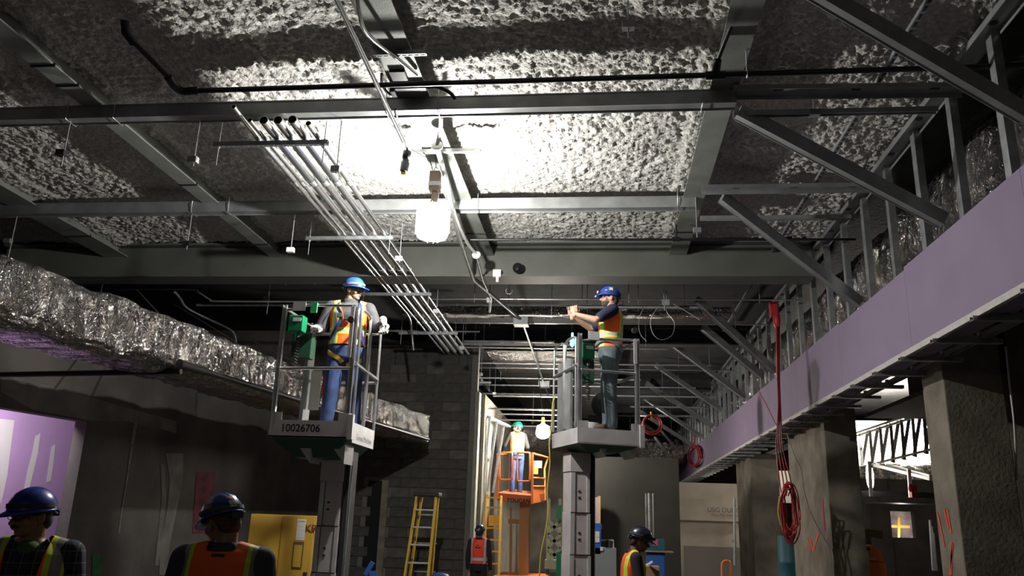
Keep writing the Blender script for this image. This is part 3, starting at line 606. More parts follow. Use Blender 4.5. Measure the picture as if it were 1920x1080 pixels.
# main work lamp
L = Vector((-1.83, 8.08, 4.72))
lt = thing('work_lamp', 'large glowing temporary work lamp hanging in the middle of the ceiling', 'lamp', (L.x, L.y, L.z-.2))
glow = bpy.data.materials.new('lamp_glow'); glow.use_nodes = True; nt = glow.node_tree; nt.nodes.clear()      # clear globe, filled with glare, round a small burner
_e = nt.nodes.new('ShaderNodeEmission'); _e.inputs[0].default_value = (1, .985, .93, 1); _e.inputs[1].default_value = 2.6
_t = nt.nodes.new('ShaderNodeBsdfTransparent'); _a = nt.nodes.new('ShaderNodeAddShader'); _o = nt.nodes.new('ShaderNodeOutputMaterial')
nt.links.new(_e.outputs[0], _a.inputs[0]); nt.links.new(_t.outputs[0], _a.inputs[1]); nt.links.new(_a.outputs[0], _o.inputs[0])
lamp('POINT', L-Vector((0, 0, .02)), MAIN_E, (1, .985, .93), .045)
part('diffuser', MB().lathe(L+Vector((0, 0, .17)), L-Vector((0, 0, .2)), [(0, .09), (.03, .15), (.08, .17), (.33, .175), (.37, .16), (.39, .06)], 20), glow, lt)
part('ballast_box', MB().box((L.x-.06, L.y-.05, L.z+.33), (L.x+.055, L.y+.05, L.z+.56)), mat('ballast_tan', (.14, .10, .07), .7), lt, 'tan ballast box', bevel=.006)
part('ballast_band', MB().box((L.x-.064, L.y-.054, L.z+.38), (L.x+.06, L.y+.054, L.z+.43)), STEEL, lt)
part('socket', MB().lathe(L+Vector((0, 0, .33)), L+Vector((0, 0, .15)), [(0, .03), (.1, .035), (.18, .06)], 14), mat('ballast_tan', (0, 0, 0)), lt)
cg_ = MB()
for i in range(8): a = 2*PI*i/8; cg_.tube([L+Vector((.06*math.cos(a), .06*math.sin(a), .2)), L+Vector((.185*math.cos(a), .185*math.sin(a), .12)), L+Vector((.188*math.cos(a), .188*math.sin(a), -.16)), L+Vector((.07*math.cos(a), .07*math.sin(a), -.25))], .003, 5)
part('cage', cg_, GALV, lt)
part('hook', MB().tube([L+Vector((.02*math.cos(a), 0, .59+.025*math.sin(a))) for a in [2*PI*i/12 for i in range(11)]], .004, 5).tube([L+Vector((0, 0, .61)), L+Vector((0, -.1, .76))], .004, 5), BLACK, lt)
part('cord', MB().tube(curve([L+Vector((-.03, 0, .56)), L+Vector((-.06, -.1, .66)), L+Vector((-.1, -.3, .62)), L+Vector((-.14, -.55, .56)), L+Vector((-.15, -.7, .52))]), .006, 6), RUB, lt)
pl = thing('cord_plug', 'black plug and socket hanging left of the ballast box', 'plug', (-2.12, 7.75, 5.0))
pa, pb = onY(764, 284, 7.6), onY(757, 322, 7.6)
part('body', MB().lathe(pa, pb, [(0, .036), (.01, .044), (.08, .044), (.08, .036), (.13, .036), (.13, .046), ((pb-pa).length, .042)], 14), RUB, pl)
part('cord', MB().tube(curve([pa, onY(760, 262, 7.4), onY(752, 240, 7.1), onY(746, 225, 6.9), onY(742, 205, 6.6)]), .011, 6), RUB, pl)
part('tag', MB().cbox(pb+Vector((0, -.01, -.02)), (.05, .01, .04)), YEL, pl, 'small yellow tag')
# far work lamp
L2 = onY(1018, 808, 18.4)
l2 = thing('work_lamp', 'second glowing work lamp far away beside the orange lift', 'lamp', L2-Vector((0, 0, .18)))
part('diffuser', MB().lathe(L2+Vector((0, 0, .14)), L2-Vector((0, 0, .18)), [(0, .06), (.03, .13), (.2, .16), (.28, .12), (.31, .04)], 20), emis('lamp_glow_far', (1, .96, .86), FAR_E), l2)
part('socket', MB().lathe(L2+Vector((0, 0, .3)), L2+Vector((0, 0, .14)), [(0, .03), (.1, .035), (.16, .06)], 12), YEL, l2)
part('cord', MB().tube([L2+Vector((0, 0, .3)), Vector((L2.x-.2, L2.y+.4, 5.26))], .01, 6), RUB, l2)

# crossing conduits beyond the girder (all real, at their own distances)
rows = [(12.7, 808, 1500, .013, CONDUIT, 5.1, 'bright slim conduit above the hands of the right worker'), (13.25, 1062, 1310, .03, STEEL, 5.12, 'wide strut just under the bright conduit'),
 (13.7, 930, 1120, .014, CONDUIT, 5.08, 'slim conduit behind the raised elbow of the right worker'), (14.35, 850, 1440, .013, CONDUIT, 5.1, 'long conduit behind the basket worker'),
 (15.2, 640, 900, .02, STEEL, 5.14, 'dark conduit left of centre'), (15.9, 872, 1040, .022, STEEL, 5.1, 'dull strut right of the fourth rack'),
 (16.5, 863, 1250, .02, GALV, 5.1, 'strut behind the fourth rack'), (18.3, 760, 1330, .02, STEEL, 5.12, 'grey conduit row, nearer of the pair'), (18.8, 895, 1420, .018, CONDUIT, 5.1, 'bright far conduit, second of the pair'),
 (20.2, 640, 1200, .02, STEEL, 5.1, 'dark conduit left above the block wall'), (21.3, 720, 1300, .02, GALV, 5.1, 'thin conduit above the block wall'), (22.5, 700, 1380, .03, STEEL, 5.05, 'fat dark pipe above the block wall'), (24.2, 1180, 1480, .03, STEEL, 5.0, 'far pipe on the right side'), (26.5, 1190, 1420, .04, GALV, 5.05, 'farthest bright pipe on the right')]
for y, a, b, r, m, z, lb in rows:
    xa = onY(a, 600, y).x; xb = onY(b, 600, y).x
    xb = min(xb, 3.05)
    cc = pipe('cross_conduit', [(xa, y, z), (xb, y, z)], r, m, lb, 'conduit', 'conduits crossing beyond the girder', 8, [((xa+(xb-xa)*.4, y, z), (xa+(xb-xa)*.4+.08, y, z), 1.35)])
    for f in (.12, .55, .9): part('hanger_rod', MB().tube([(xa+(xb-xa)*f, y+r, z-.05), (xa+(xb-xa)*f, y+r, 5.66)], .006, 5), STEEL, cc)
# left cluster
def px3(lst, y0, dy=0.): return [onY(x, y, y0+i*dy) for i, (x, y) in enumerate(lst)]
pipe('emt_conduit', curve(px3([(215, 543), (354, 543), (372, 548), (396, 563), (415, 565), (640, 566)], 12.6)), .014, STEEL, 'dull conduit with an offset bend behind the girder at left', 'conduit')
pipe('emt_conduit', curve([onZ(x, y, z) for x, y, z in ((328, 548, 5.1), (338, 560, 5.1), (350, 577, 5.09), (390, 598, 5.08), (430, 617, 5.06))]+[onY(x, y, 14.9) for x, y in ((441, 630), (442, 648), (436, 668))], 5), .022, GALV, 'curved conduit dropping over the foil duct', 'conduit')
pipe('emt_conduit', px3([(369, 572), (560, 572)], 12.9), .02, GALV, 'straight strut under the offset conduit at left', 'conduit')
bp = pipe('black_drain_pipe', [Vector(p) for p in (onX(205, 641, -6.0), )]+[onY(224, 625, 9.0), onY(338, 671, 10.8), onY(545, 757, 15.2)], .034, BLACK, 'black pipe running along the lower edge of the left duct', 'pipe') if 0 else None
q0 = D0+ds*(.46)+Vector((0, 0, -.2)); 
def along(y, off, dz): t = (y-D0.y)/dirD.y; return D0+dirD*t+ds*off+Vector((0, 0, dz))
bp = pipe('black_drain_pipe', [along(8.6, .47, -.22), along(16.4, .47, -.24)], .034, BLACK, 'black pipe running along the lower edge of the left duct', 'pipe')
part('elbow', MB().tube([along(8.45, .47, -.22), along(8.9, .47, -.22)], .05, 12), BLACK, bp)
part('branch', MB().tube([along(8.5, .47, -.3), Vector((-7.3, 8.4, 3.0))], .032, 10), BLACK, bp)
for i, (top, yb) in enumerate((((183, 556, 11.45), 8.7), ((256, 543, 11.45), 9.2), ((326, 570, 13.2), 11.0), ((476, 640, 14.6), 14.2))):
    p = along(yb, .0 if i > 1 else .42, .3 if i > 1 else -.2); q = onY(*top); solo('hanger_wire', MB().tube([p, q], .009 if i < 2 else .006, 6), GALV, 'thin wire holding the left duct, %s from the camera' % ordw[i], 'hanger', 'wires holding the left duct')
# loose hanging rods with clamps in the ceiling bays
for i, (x, y0, y1, yb, Y, m) in enumerate(((115, 237, 312, 287, 6.82, BLACK), (350, 418, 468, 457, 9.38, BLACK), (362, 234, 312, 300, 6.82, STEEL), (545, 415, 472, 469, 9.38, WHITE), (15, 425, 485, 452, 9.38, STEEL), (1527, 180, 215, 212, 6.95, GALV), (1307, 385, 445, 432, 9.3, GALV), (1178, 0, 70, 48, 5.3, STEEL), (500, 545, 590, 560, 12.6, BLACK), (180, 540, 600, 590, 12.0, GALV))):
    a = onY(x, y0, Y); b = onY(x, y1, Y); a = Vector((b.x, Y, 5.32 if Y in (6.82, 9.38) else 5.62)); c = onY(x, yb, Y)
    t = thing('hanging_rod', 'short threaded rod with %s clip, %s' % ('black' if m is BLACK else 'pale' if m is WHITE else 'grey', ('under the nearest carrier far left', 'under the second carrier left of the beam', 'between left beam and conduits, nearer row', 'with white tab in front of the girder', 'at the left picture edge', 'below the punched channel at right', 'at the right end of the second carrier', 'at the top edge right of centre', 'behind the girder above the left worker', 'behind the girder at far left')[i]), 'hanger', (b.x, Y, b.z))
    part('rod', MB().tube([a, b], .006, 6), GALV, t); part('clip', MB().box((c.x-.045, Y-.03, c.z-.03), (c.x+.045, Y+.03, c.z+.03)), m, t)
# tie wires and loose wires
def wire(pts, r, m, lb, name='wire', cat='wire', k=6): return solo(name, MB().tube(curve(pts, k), r, 5), m, lb, cat)
wire([onY(x, y, 12.75) for x, y in ((1248, 566), (1250, 585), (1264, 605), (1260, 628), (1240, 637), (1224, 625), (1220, 600), (1232, 578), (1240, 570))], .005, GALV, 'thin loop of tie wire hanging from the bright conduit')
wire([onY(x, y, 12.8) for x, y in ((1208, 573), (1198, 600), (1200, 625), (1212, 640))], .005, STEEL, 'loose curl of wire left of the wire loop')
wire([onY(x, y, 12.75) for x, y in ((1262, 570), (1285, 583), (1312, 600))], .007, GALV, 'short diagonal wire right of the wire loop')
wv = thing('conduit_hanger', 'clustered hanger clips on the bright conduit right of the worker', 'hanger', onY(1246, 572, 12.7))
part('rod', MB().tube([onY(1244, 542, 12.7), onY(1246, 582, 12.7)], .008, 6).tube([onY(1249, 545, 12.72), onY(1250, 575, 12.72)], .006, 6), GALV, wv); part('clip', MB().cbox(onY(1248, 567, 12.66), (.12, .05, .09)), GALV, wv)
wv = thing('conduit_hanger', 'bright hanger clip where the central wireway meets the conduit', 'hanger', onY(918, 560, 12.6))
part('rod', MB().tube([Vector((onY(918, 560, 12.6).x, 12.6, 5.66)), onY(917, 585, 12.6)], .008, 6), GALV, wv); part('clip', MB().cbox(onY(917, 563, 12.62), (.07, .05, .08)).cbox(onY(918, 555, 12.62), (.05, .04, .04)), WHITE, wv)
# ================================================================ PEOPLE
def blob(parts, voxel, it=4, fac=.5, name='blob', smooth_only=False):
    g = MB()
    for p in parts: g.add(p.v, p.f, True)
    me = g.mesh('tmp'); o = bpy.data.objects.new('tmp', me); COL.objects.link(o)
    r = o.modifiers.new('r', 'REMESH'); r.mode = 'VOXEL'; r.voxel_size = voxel; r.use_smooth_shade = True
    s = o.modifiers.new('s', 'SMOOTH'); s.factor = fac; s.iterations = it
    dg = bpy.context.evaluated_depsgraph_get(); dg.update()
    out = bpy.data.meshes.new_from_object(o.evaluated_get(dg)); bpy.data.objects.remove(o); bpy.data.meshes.remove(me); out.name = name; out.materials.clear(); return out
def joinm(name, ms):
    b = bmesh.new()
    for m, M in ms:
        c = m.copy(); c.transform(M); b.from_mesh(c); bpy.data.meshes.remove(c)
    me = bpy.data.meshes.new(name); b.to_mesh(me); b.free(); me.polygons.foreach_set('use_smooth', [True]*len(me.polygons)); return me
def vest_mat(name, base, vs=(.075, .145), hs=((1.08, 1.16),), silver=(.30, .30, .29), lime=(.55, .75, .03), hlim=True, edge=.018, base2=None):
    m = bpy.data.materials.new(name); m.use_nodes = True; nt = m.node_tree; b = nt.nodes['Principled BSDF']; b.inputs['Roughness'].default_value = .65
    tc = nt.nodes.new('ShaderNodeTexCoord'); sp = nt.nodes.new('ShaderNodeSeparateXYZ'); nt.links.new(tc.outputs['Object'], sp.inputs[0])
    def M(op, a, bb):
        n = nt.nodes.new('ShaderNodeMath'); n.operation = op
        for i, x in enumerate((a, bb)):
            if x is None: continue
            if isinstance(x, (int, float)): n.inputs[i].default_value = x
            else: nt.links.new(x, n.inputs[i])
        return n.outputs[0]
    def band(c, lo, hi): return M('MULTIPLY', M('GREATER_THAN', c, lo), M('LESS_THAN', c, hi))
    ax = M('ABSOLUTE', sp.outputs[0], None); z = sp.outputs[2]
    out = band(ax, *vs); inn = band(ax, vs[0]+edge, vs[1]-edge)
    for lo, hi in hs: out = M('MAXIMUM', out, band(z, lo, hi)); inn = M('MAXIMUM', inn, band(z, lo+edge, hi-edge))
    out = M('MAXIMUM', out, M('GREATER_THAN', ax, .215))
    def mix(f, a, c):
        n = nt.nodes.new('ShaderNodeMix'); n.data_type = 'RGBA'; nt.links.new(f, n.inputs[0])
        for i, x in ((6, a), (7, c)):
            if isinstance(x, tuple): n.inputs[i].default_value = (*x, 1)
            else: nt.links.new(x, n.inputs[i])
        return n.outputs[2]
    c = mix(out, base, lime); c = mix(inn, c, silver); nt.links.new(c, b.inputs['Base Color']); return m
def plaid(name, a, bcol, line):
    m = bpy.data.materials.new(name); m.use_nodes = True; nt = m.node_tree; b = nt.nodes['Principled BSDF']; b.inputs['Roughness'].default_value = .85
    tc = nt.nodes.new('ShaderNodeTexCoord'); sp = nt.nodes.new('ShaderNodeSeparateXYZ'); nt.links.new(tc.outputs['Object'], sp.inputs[0])
    def M(op, x, y):
        n = nt.nodes.new('ShaderNodeMath'); n.operation = op
        for i, q in enumerate((x, y)):
            if isinstance(q, (int, float)): n.inputs[i].default_value = q
            elif q is not None: nt.links.new(q, n.inputs[i])
        return n.outputs[0]
    fs = []
    for ax in (0, 2):
        fr = M('FRACT', M('MULTIPLY', sp.outputs[ax], 16.), None); fs.append(M('LESS_THAN', fr, .09)); fs.append(M('LESS_THAN', M('FRACT', M('ADD', M('MULTIPLY', sp.outputs[ax], 16.), .45), None), .28))
    def mix(f, x, y):
        n = nt.nodes.new('ShaderNodeMix'); n.data_type = 'RGBA'; nt.links.new(f, n.inputs[0])
        for i, q in ((6, x), (7, y)):
            if isinstance(q, tuple): n.inputs[i].default_value = (*q, 1)
            else: nt.links.new(q, n.inputs[i])
        return n.outputs[2]
    c = mix(M('MAXIMUM', fs[1], fs[3]), a, bcol); c = mix(M('MAXIMUM', fs[0], fs[2]), c, line); nt.links.new(c, b.inputs['Base Color']); return m
SKIN = {}
def skin(n, c): 
    m = mat('skin_'+n, c, .5, 0, .1, 18, spec=.35); return m
def hand_parts(side, curl=.5, spread=.012, grip=0.):
    """wrist at origin, fingers to +Y, palm faces -Z; side=+1: thumb towards -X"""
    ps = [MB().ell((0, .05, 0), (.04, .052, .016)), MB().cap((0, -.02, 0), (0, .02, 0), .026, .026), MB().cap((-.026, .03, 0), (-.03, .085, 0), .014, .012), MB().cap((.026, .03, 0), (.03, .085, 0), .014, .011)]
    for x, l in ((-.031, .072), (-.0105, .08), (.0105, .075), (.031, .058)):
        p = Vector((x*side*1., .088, 0)); a = 0
        for j, (f, r0, r1) in enumerate(((.45, .0095, .0088), (.32, .0088, .008), (.25, .008, .0068))):
            a += curl*(.75 if j == 0 else 1.0); q = p+Vector((x*side*spread*2, math.cos(a)*l*f, -math.sin(a)*l*f)); ps.append(MB().cap(p, q, r0, r1, 10)); p = q
    t = [Vector((-.022*side, .015, -.004)), Vector((-.05*side, .045, -.012-.01*curl)), Vector((-.058*side+.012*side*curl, .075, -.02-.025*curl)), Vector((-.052*side+.02*side*curl, .098, -.026-.035*curl))]
    for i in range(3): ps.append(MB().cap(t[i], t[i+1], (.014, .011, .0095)[i], (.011, .0095, .0075)[i], 10))
    return ps
def helmet(root, Mh, col, band=(.03, .03, .035), lampc=None, stickers=(), vis='F', bandcol=None):
    """hard hat as children of root; Mh: head frame (origin at head centre, +Y forward)"""
    n = 40; m = 14; P = np.zeros((m, n, 3))
    for i in range(m):
        t = (PI/2)*(i/(m-1))*.985+.02
        for k in range(n):
            a = 2*PI*k/n; ridge = .0035*max(0, math.cos(a*2))**24*0 + (.006*math.exp(-((math.cos(a)*math.sin(t))/.10)**2)) + .004*math.exp(-((abs(math.cos(a)*math.sin(t))-.3)/.06)**2)
            rx, ry, rz = .104+ridge, .128+ridge, .118+ridge
            P[i, k] = (rx*math.sin(t)**.9*math.cos(a), ry*math.sin(t)**.9*math.sin(a), .03+rz*math.cos(t))
    me = grid_mesh('shell', P, True)
    for p in me.polygons: pass
    o = part('hard_hat', me, mat('hat_%g_%g_%g' % col, col, .28, 0, spec=.6), root, 'blue hard hat' if col[2] > col[1] else 'green hard hat', M=Mh)
    b = MB(); v = []; nn = 40
    for k in range(nn):
        a = 2*PI*k/nn; f = max(0, math.sin(a)); ext = .010+.052*f**2.2
        c, s_ = math.cos(a), math.sin(a)
        v += [(.103*c, .127*s_, .034), ((.105+ext*.6)*c, (.129+ext)*s_, .026-.014*f**2), ((.103+ext*.6)*c, (.127+ext)*s_, .019-.014*f**2), (.099*c, .123*s_, .024)]
    b.add(v, [(4*k+j, 4*((k+1) % nn)+j, 4*((k+1) % nn)+(j+1) % 4, 4*k+(j+1) % 4) for k in range(nn) for j in range(4)], True)
    part('brim', b, o.data.materials[0], o, local=True)
    sb = MB(); pts = [Vector((.1095*math.cos(2*PI*k/30), .1335*math.sin(2*PI*k/30), .055+.006*math.sin(2*PI*k/30))) for k in range(31)]
    v = [p+Vector((0, 0, z))+Vector((p.x, p.y, 0)).normalized()*e for p in pts for z, e in ((-.011, .001), (.011, -.001))]
    sb.add(v, [(2*i, 2*i+2, 2*i+3, 2*i+1) for i in range(30)], True)
    part('band', sb, mat('band_%g_%g' % (bandcol or band)[:2], bandcol or band, .7), o, 'elastic strap round the hat', local=True)
    if lampc:
        hp = MB().cbox((0, .142, .062), (.05, .03, .032)); l = part('headlamp', hp, RUB, o, local=True, bevel=.004)
        part('lens', MB().lathe((0, .157, .062), (0, .162, .062), [(0, .012), (.003, .011)], 12), lampc, l, local=True)
    rt = MB().cbox((0, -.128, .0), (.07, .014, .03)).tube([(-.075, -.075, .018), (-.04, -.118, .0), (.04, -.118, .0), (.075, -.075, .018)], .006, 6)
    part('ratchet', rt, RUB, o, local=True)
    for (ax, az, w_, h_, mm, lb) in stickers:        # azimuth, elevation on the shell
        a = math.radians(ax); t = math.radians(90-az); nrm = Vector((math.sin(t)*math.cos(a)/.104, math.sin(t)*math.sin(a)/.128, math.cos(t)/.118)).normalized()
        g = MB(); s0 = Vector((-math.sin(a), math.cos(a), 0)); u0 = nrm.cross(s0); c = Vector((.106*math.sin(t)**.9*math.cos(a), .130*math.sin(t)**.9*math.sin(a), .03+.12*math.cos(t)))
        vv = []
        w_ *= .8; h_ *= .8
        for j in range(5):
            for i in range(5):
                q = c+s0*(i-2)/4*w_+u0*(j-2)/4*h_; q2 = Vector((q.x/.110, q.y/.134, (q.z-.03)/.124)).normalized(); vv.append((q2.x*.1115, q2.y*.1355, .03+q2.z*.1255))
        g.add(vv, [(5*j+i, 5*j+i+1, 5*j+i+6, 5*j+i+5) for j in range(4) for i in range(4)], True); part('sticker', g, mm, o, lb, local=True)
    return o
def person(label, loc, yaw, H=1.76, lean=0., twist=0., head=(0, 0, 0), arms=None, shirt=None, pants=None, vest=None, sk=(.42, .24, .15), hat=(.01, .05, .42), hair=(.03, .02, .015), sleeve='long',
           voxel=.011, glasses=False, gloves=None, must=False, lampc=None, stickers=(), bandcol=None, curl=.5, legs=None, group=None, bulk=1.0, neckv=None, inner=None, faceon=True, beard=False, boots=(.05, .035, .02), collar=None):
    s = H/1.76; root = thing('person', label, 'person', loc, group, yaw, s)
    T = Matrix.Translation((0, 0, .98)) @ Matrix.Rotation(twist, 4, 'Z') @ Matrix.Rotation(-lean, 4, 'X') @ Matrix.Translation((0, 0, -.98))
    neck = Vector((0, .0, 1.49)); hy, hp, hr = head
    Mh = T @ Matrix.Translation((0, .012, 1.50)) @ Matrix.Rotation(hy, 4, 'Z') @ Matrix.Rotation(hp, 4, 'X') @ Matrix.Rotation(hr, 4, 'Y') @ Matrix.Translation((0, .012, .125))
    A = arms or {}
    legs = legs or ((-.10, .0, 0.), (.10, .03, 0.))   # ankle x, y, knee forward
    BK_ = Matrix.Diagonal((bulk, bulk, 1, 1)); T = T @ BK_ if bulk != 1 else T
    # skin surface
    torso = [(.86, .150, .105, 0, 0), (.95, .162, .112, 0, 0), (1.08, .138, .098, 0, 0), (1.22, .152, .105, 0, 0), (1.34, .168, .112, 0, 0), (1.42, .150, .095, 0, -.005), (1.47, .085, .07, 0, -.005), (1.5, .055, .055, 0, 0)]
    body = [MB().loft(torso).xf(T), MB().cap((0, -.005, 1.44), (0, .012, 1.57), .056, .052).xf(T)]
    sh = {}; hands = []
    for sd, sx in (('R', 1), ('L', -1)):
        S = Vector((sx*.178, -.005, 1.43)); E_, W_, palm, *hd_ = A.get(sd, (Vector((sx*.235, -.01, 1.13)), Vector((sx*.24, .05, .88)), Vector((-sx, 0, 0))))
        E_ = Vector(E_); W_ = Vector(W_); sh[sd] = (S, E_, W_)
        body += [MB().cap(S, E_, .052, .040).xf(T), MB().cap(E_, W_, .041, .027).xf(T), MB().ell(S, (.062, .058, .06)).xf(T)]
        d = (W_-E_).normalized() if not hd_ else Vector(hd_[0]).normalized(); pl = Vector(palm); z = -(pl-d*pl.dot(d)).normalized(); x = d.cross(z)
        Mw = T @ Matrix(((x.x, d.x, z.x, W_.x), (x.y, d.y, z.y, W_.y), (x.z, d.z, z.z, W_.z), (0, 0, 0, 1)))
        hands.append((sd, sx, Mw))
    hips = []
    for i, (ax, ay, kf) in enumerate(legs):
        sx = -1 if i == 0 else 1; h_ = Vector((sx*.088, 0, .92)); k_ = Vector((sx*.095+(ax-sx*.1)*.5, ay*.5+kf+.015, .50)); a_ = Vector((ax, ay-.01, .09)); hips.append((h_, k_, a_))
        body += [MB().cap(h_, k_, .082, .054), MB().cap(k_, a_, .053, .036), MB().ell(k_.lerp(a_, .28)+Vector((0, -.012, 0)), (.053, .055, .11)), MB().cap(a_-Vector((0, .02, .045)), a_+Vector((0, .15, -.058)), .036, .03)]
    bm_ = blob(body, voxel, 5)
    hd = [MB().ell((0, -.012, .025), (.076, .098, .093)), MB().ell((0, .028, -.045), (.058, .066, .068)), MB().ell((0, .062, -.088), (.028, .026, .022)), MB().cap((0, .088, .005), (0, .112, -.032), .009, .0135), MB().cap((-.012, .098, -.034), (.012, .098, -.034), .009, .009),
          MB().cap((-.034, .078, .018), (.034, .078, .018), .014, .014), MB().ell((-.045, .055, -.03), (.024, .028, .026)), MB().ell((.045, .055, -.03), (.024, .028, .026)), MB().cap((-.017, .087, -.061), (.017, .087, -.061), .0095, .0095), MB().cap((0, -.03, -.07), (0, -.02, -.15), .052, .054)]
    for sx in (-1, 1): hd += [MB().ell((sx*.078, -.008, -.012), (.009, .02, .033), Matrix.Rotation(sx*.35, 3, 'Z')), MB().ell((sx*.08, .0, -.03), (.008, .012, .014))]
    hm = blob(hd, .0052, 3)
    ms = [(bm_, Matrix.Identity(4)), (hm, Mh)]
    for sd, sx, Mw in hands:
        c = curl[sd] if isinstance(curl, dict) else curl
        hdm = blob(hand_parts(sx, c), .0036, 2); ms.append((hdm, Mw))
        if gloves and sd in gloves:
            gp = [MB().add([(q[0]*1.0, q[1], q[2]) for q in p.v], p.f) for p in hand_parts(sx, c)]; gm = blob(gp+[MB().cap((0, -.05, 0), (0, .0, 0), .034, .031)], .0036, 1)
            for v in gm.vertices: v.co += v.normal*.0035
            part('glove', gm, gloves[sd], root, 'light knit glove', M=Mw)
    me = joinm('body', ms); part('body', me, skin('%g' % sk[0], sk), root)
    # face
    def face(name, g, m, label=None): return part(name, g, m, root, label, local=True, M=Mh)
    if faceon:
        e = MB(); ir = MB()
        for sx in (-1, 1): e.ell((sx*.031, .0855, .0), (.0125, .008, .0075), n=12, m=8); ir.ell((sx*.031, .0915, .0), (.0055, .003, .0055), n=10, m=6)
        eo = face('eyes', e, mat('eye_white', (.6, .57, .53), .3)); 
        face('iris', ir, mat('iris', (.03, .02, .015), .3))
        face('brow', MB().cap((-.048, .086, .026), (-.018, .094, .029), .0045, .005, 8).cap((.048, .086, .026), (.018, .094, .029), .0045, .005, 8), mat('hair%g' % hair[0], hair, .8, 0, .3, 60), 'dark eyebrows')
        face('lips', MB().ell((0, .0965, -.0625), (.021, .005, .0055)), mat('lips', (.32, .12, .1), .5))
    if must: face('moustache', MB().cap((-.028, .092, -.053), (0, .103, -.046), .007, .009, 8).cap((.028, .092, -.053), (0, .103, -.046), .007, .009, 8), mat('hair%g' % hair[0], hair, .8))
    if beard:
        bd = blob([MB().ell((0, .034, -.058), (.060, .066, .06)), MB().ell((0, .068, -.09), (.033, .026, .025))], .006, 2)
        bm2 = bmesh.new(); bm2.from_mesh(bd); bmesh.ops.delete(bm2, geom=[f for f in bm2.faces if f.calc_center_median().z > -.052], context='FACES'); bm2.to_mesh(bd); bm2.free(); part('beard', bd, mat('hair%g' % hair[0], hair, .8), root, M=Mh)
    hr_ = blob([MB().ell((0, -.022, .022), (.0835, .097, .09)), MB().ell((0, -.06, -.03), (.068, .05, .06))], .007, 2)
    b2 = bmesh.new(); b2.from_mesh(hr_)
    bmesh.ops.delete(b2, geom=[f for f in b2.faces if (lambda c: c.y > .03 or (c.y > -.035 and c.z < .005) or c.z < -.085)(f.calc_center_median())], context='FACES'); b2.to_mesh(hr_); b2.free()
    part('hair', hr_, mat('hair%g' % hair[0], hair, .8, 0, .3, 60), root, M=Mh)
    if glasses:
        gl = MB()
        for sx in (-1, 1):
            gl.tube([(sx*(.034+.026*math.cos(a)), .103-.006*abs(math.cos(a)), .002+.017*math.sin(a)) for a in [2*PI*i/16 for i in range(17)]], .0018, 5)
            gl.tube([(sx*.06, .098, .006), (sx*.078, .05, .006), (sx*.082, -.01, .0)], .0025, 5)
        gl.tube([(-.01, .106, .005), (.01, .106, .005)], .002, 5); go = face('glasses', gl, RUB, 'safety glasses')
    helmet(root, Mh, hat, lampc=lampc, stickers=stickers, bandcol=bandcol)
    # clothes
    k = 1.0
    def infl(r, e): return [(z, rx+e, ry+e, cx, cy) for z, rx, ry, cx, cy in r]
    b_ = bulk; tr_ = [MB().loft([(.84, .16, .12, 0, 0), (.95, .178, .13, 0, 0), (1.03, .166, .122, 0, 0)]).xf(BK_)]
    for h_, k_, a_ in hips: tr_ += [MB().cap(h_, k_, .1*b_, .075*b_), MB().cap(k_, a_+Vector((0, 0, .02)), .074*b_, .062*b_), MB().cap(a_+Vector((0, 0, .05)), a_+Vector((0, .005, -.01)), .064*b_, .066*b_)]
    part('trousers', blob(tr_, voxel, 4), pants, root)
    bt = []
    for h_, k_, a_ in hips: bt += [MB().cap(a_+Vector((0, 0, .05)), a_-Vector((0, .02, .035)), .046, .048), MB().cap(a_-Vector((0, .02, .045)), a_+Vector((0, .165, -.05)), .045, .038)]
    bo = blob(bt, .009, 3)
    for v in bo.vertices: v.co.z = max(v.co.z, .004)
    part('boots', bo, mat('boot%g' % boots[0], boots, .7), root)
    st_ = [MB().loft([(.885, .165, .12, 0, 0)]+infl(torso[1:7], .014)).xf(T)]
    for sd, (S, E_, W_) in sh.items():
        if sleeve == 'short': st_ += [MB().cap(S, S.lerp(E_, .72), .072, .064).xf(T)]
        elif sleeve: st_ += [MB().cap(S, E_, .070, .056).xf(T), MB().cap(E_, E_.lerp(W_, .96), .056, .042).xf(T)]
    part('shirt', blob(st_, voxel, 4), shirt, root)
    if not inner: part('neckband', MB().loft([(1.455, .088, .078, 0, -.008), (1.49, .072, .068, 0, -.004), (1.515, .066, .064, 0, .0), (1.515, .058, .056, 0, .0), (1.47, .06, .06, 0, 0)]).xf(T), shirt, root, local=True)
    if collar:
        for sx in (-1, 1): part('collar', MB().add([(sx*.012, .085, 1.435), (sx*.075, .045, 1.50), (sx*.07, -.05, 1.515), (sx*.10, .05, 1.47), (sx*.045, .105, 1.40), (sx*.09, -.055, 1.48)], [(0, 1, 3, 4), (1, 2, 5, 3)]), collar, root, M=T, local=True)
    if vest:
        vr = [(.98, .176, .136, 0, 0), (1.08, .170, .130, 0, 0), (1.22, .178, .134, 0, 0), (1.34, .190, .136, 0, 0), (1.42, .178, .118, 0, -.005), (1.475, .125, .088, 0, -.01), (1.49, .07, .06, 0, -.01)]
        vp = [MB().loft(vr, 32)]
        for sx in (-1, 1): vp.append(MB().cap((sx*.07, -.012, 1.463), (sx*.175, -.008, 1.432), .06, .062))
        vm = blob(vp, voxel*.8, 3); b3 = bmesh.new(); b3.from_mesh(vm)
        def cut(c):
            ry = 1.49-1.42
            if abs(c.x) > .222 or c.z < .99: return True
            if neckv and c.y > 0: return abs(c.x) < neckv[0]+(c.z-neckv[1])*neckv[2] and c.z > neckv[1]
            return c.z > 1.47 and abs(c.x) < .07
        bmesh.ops.delete(b3, geom=[f for f in b3.faces if cut(f.calc_center_median())], context='FACES')
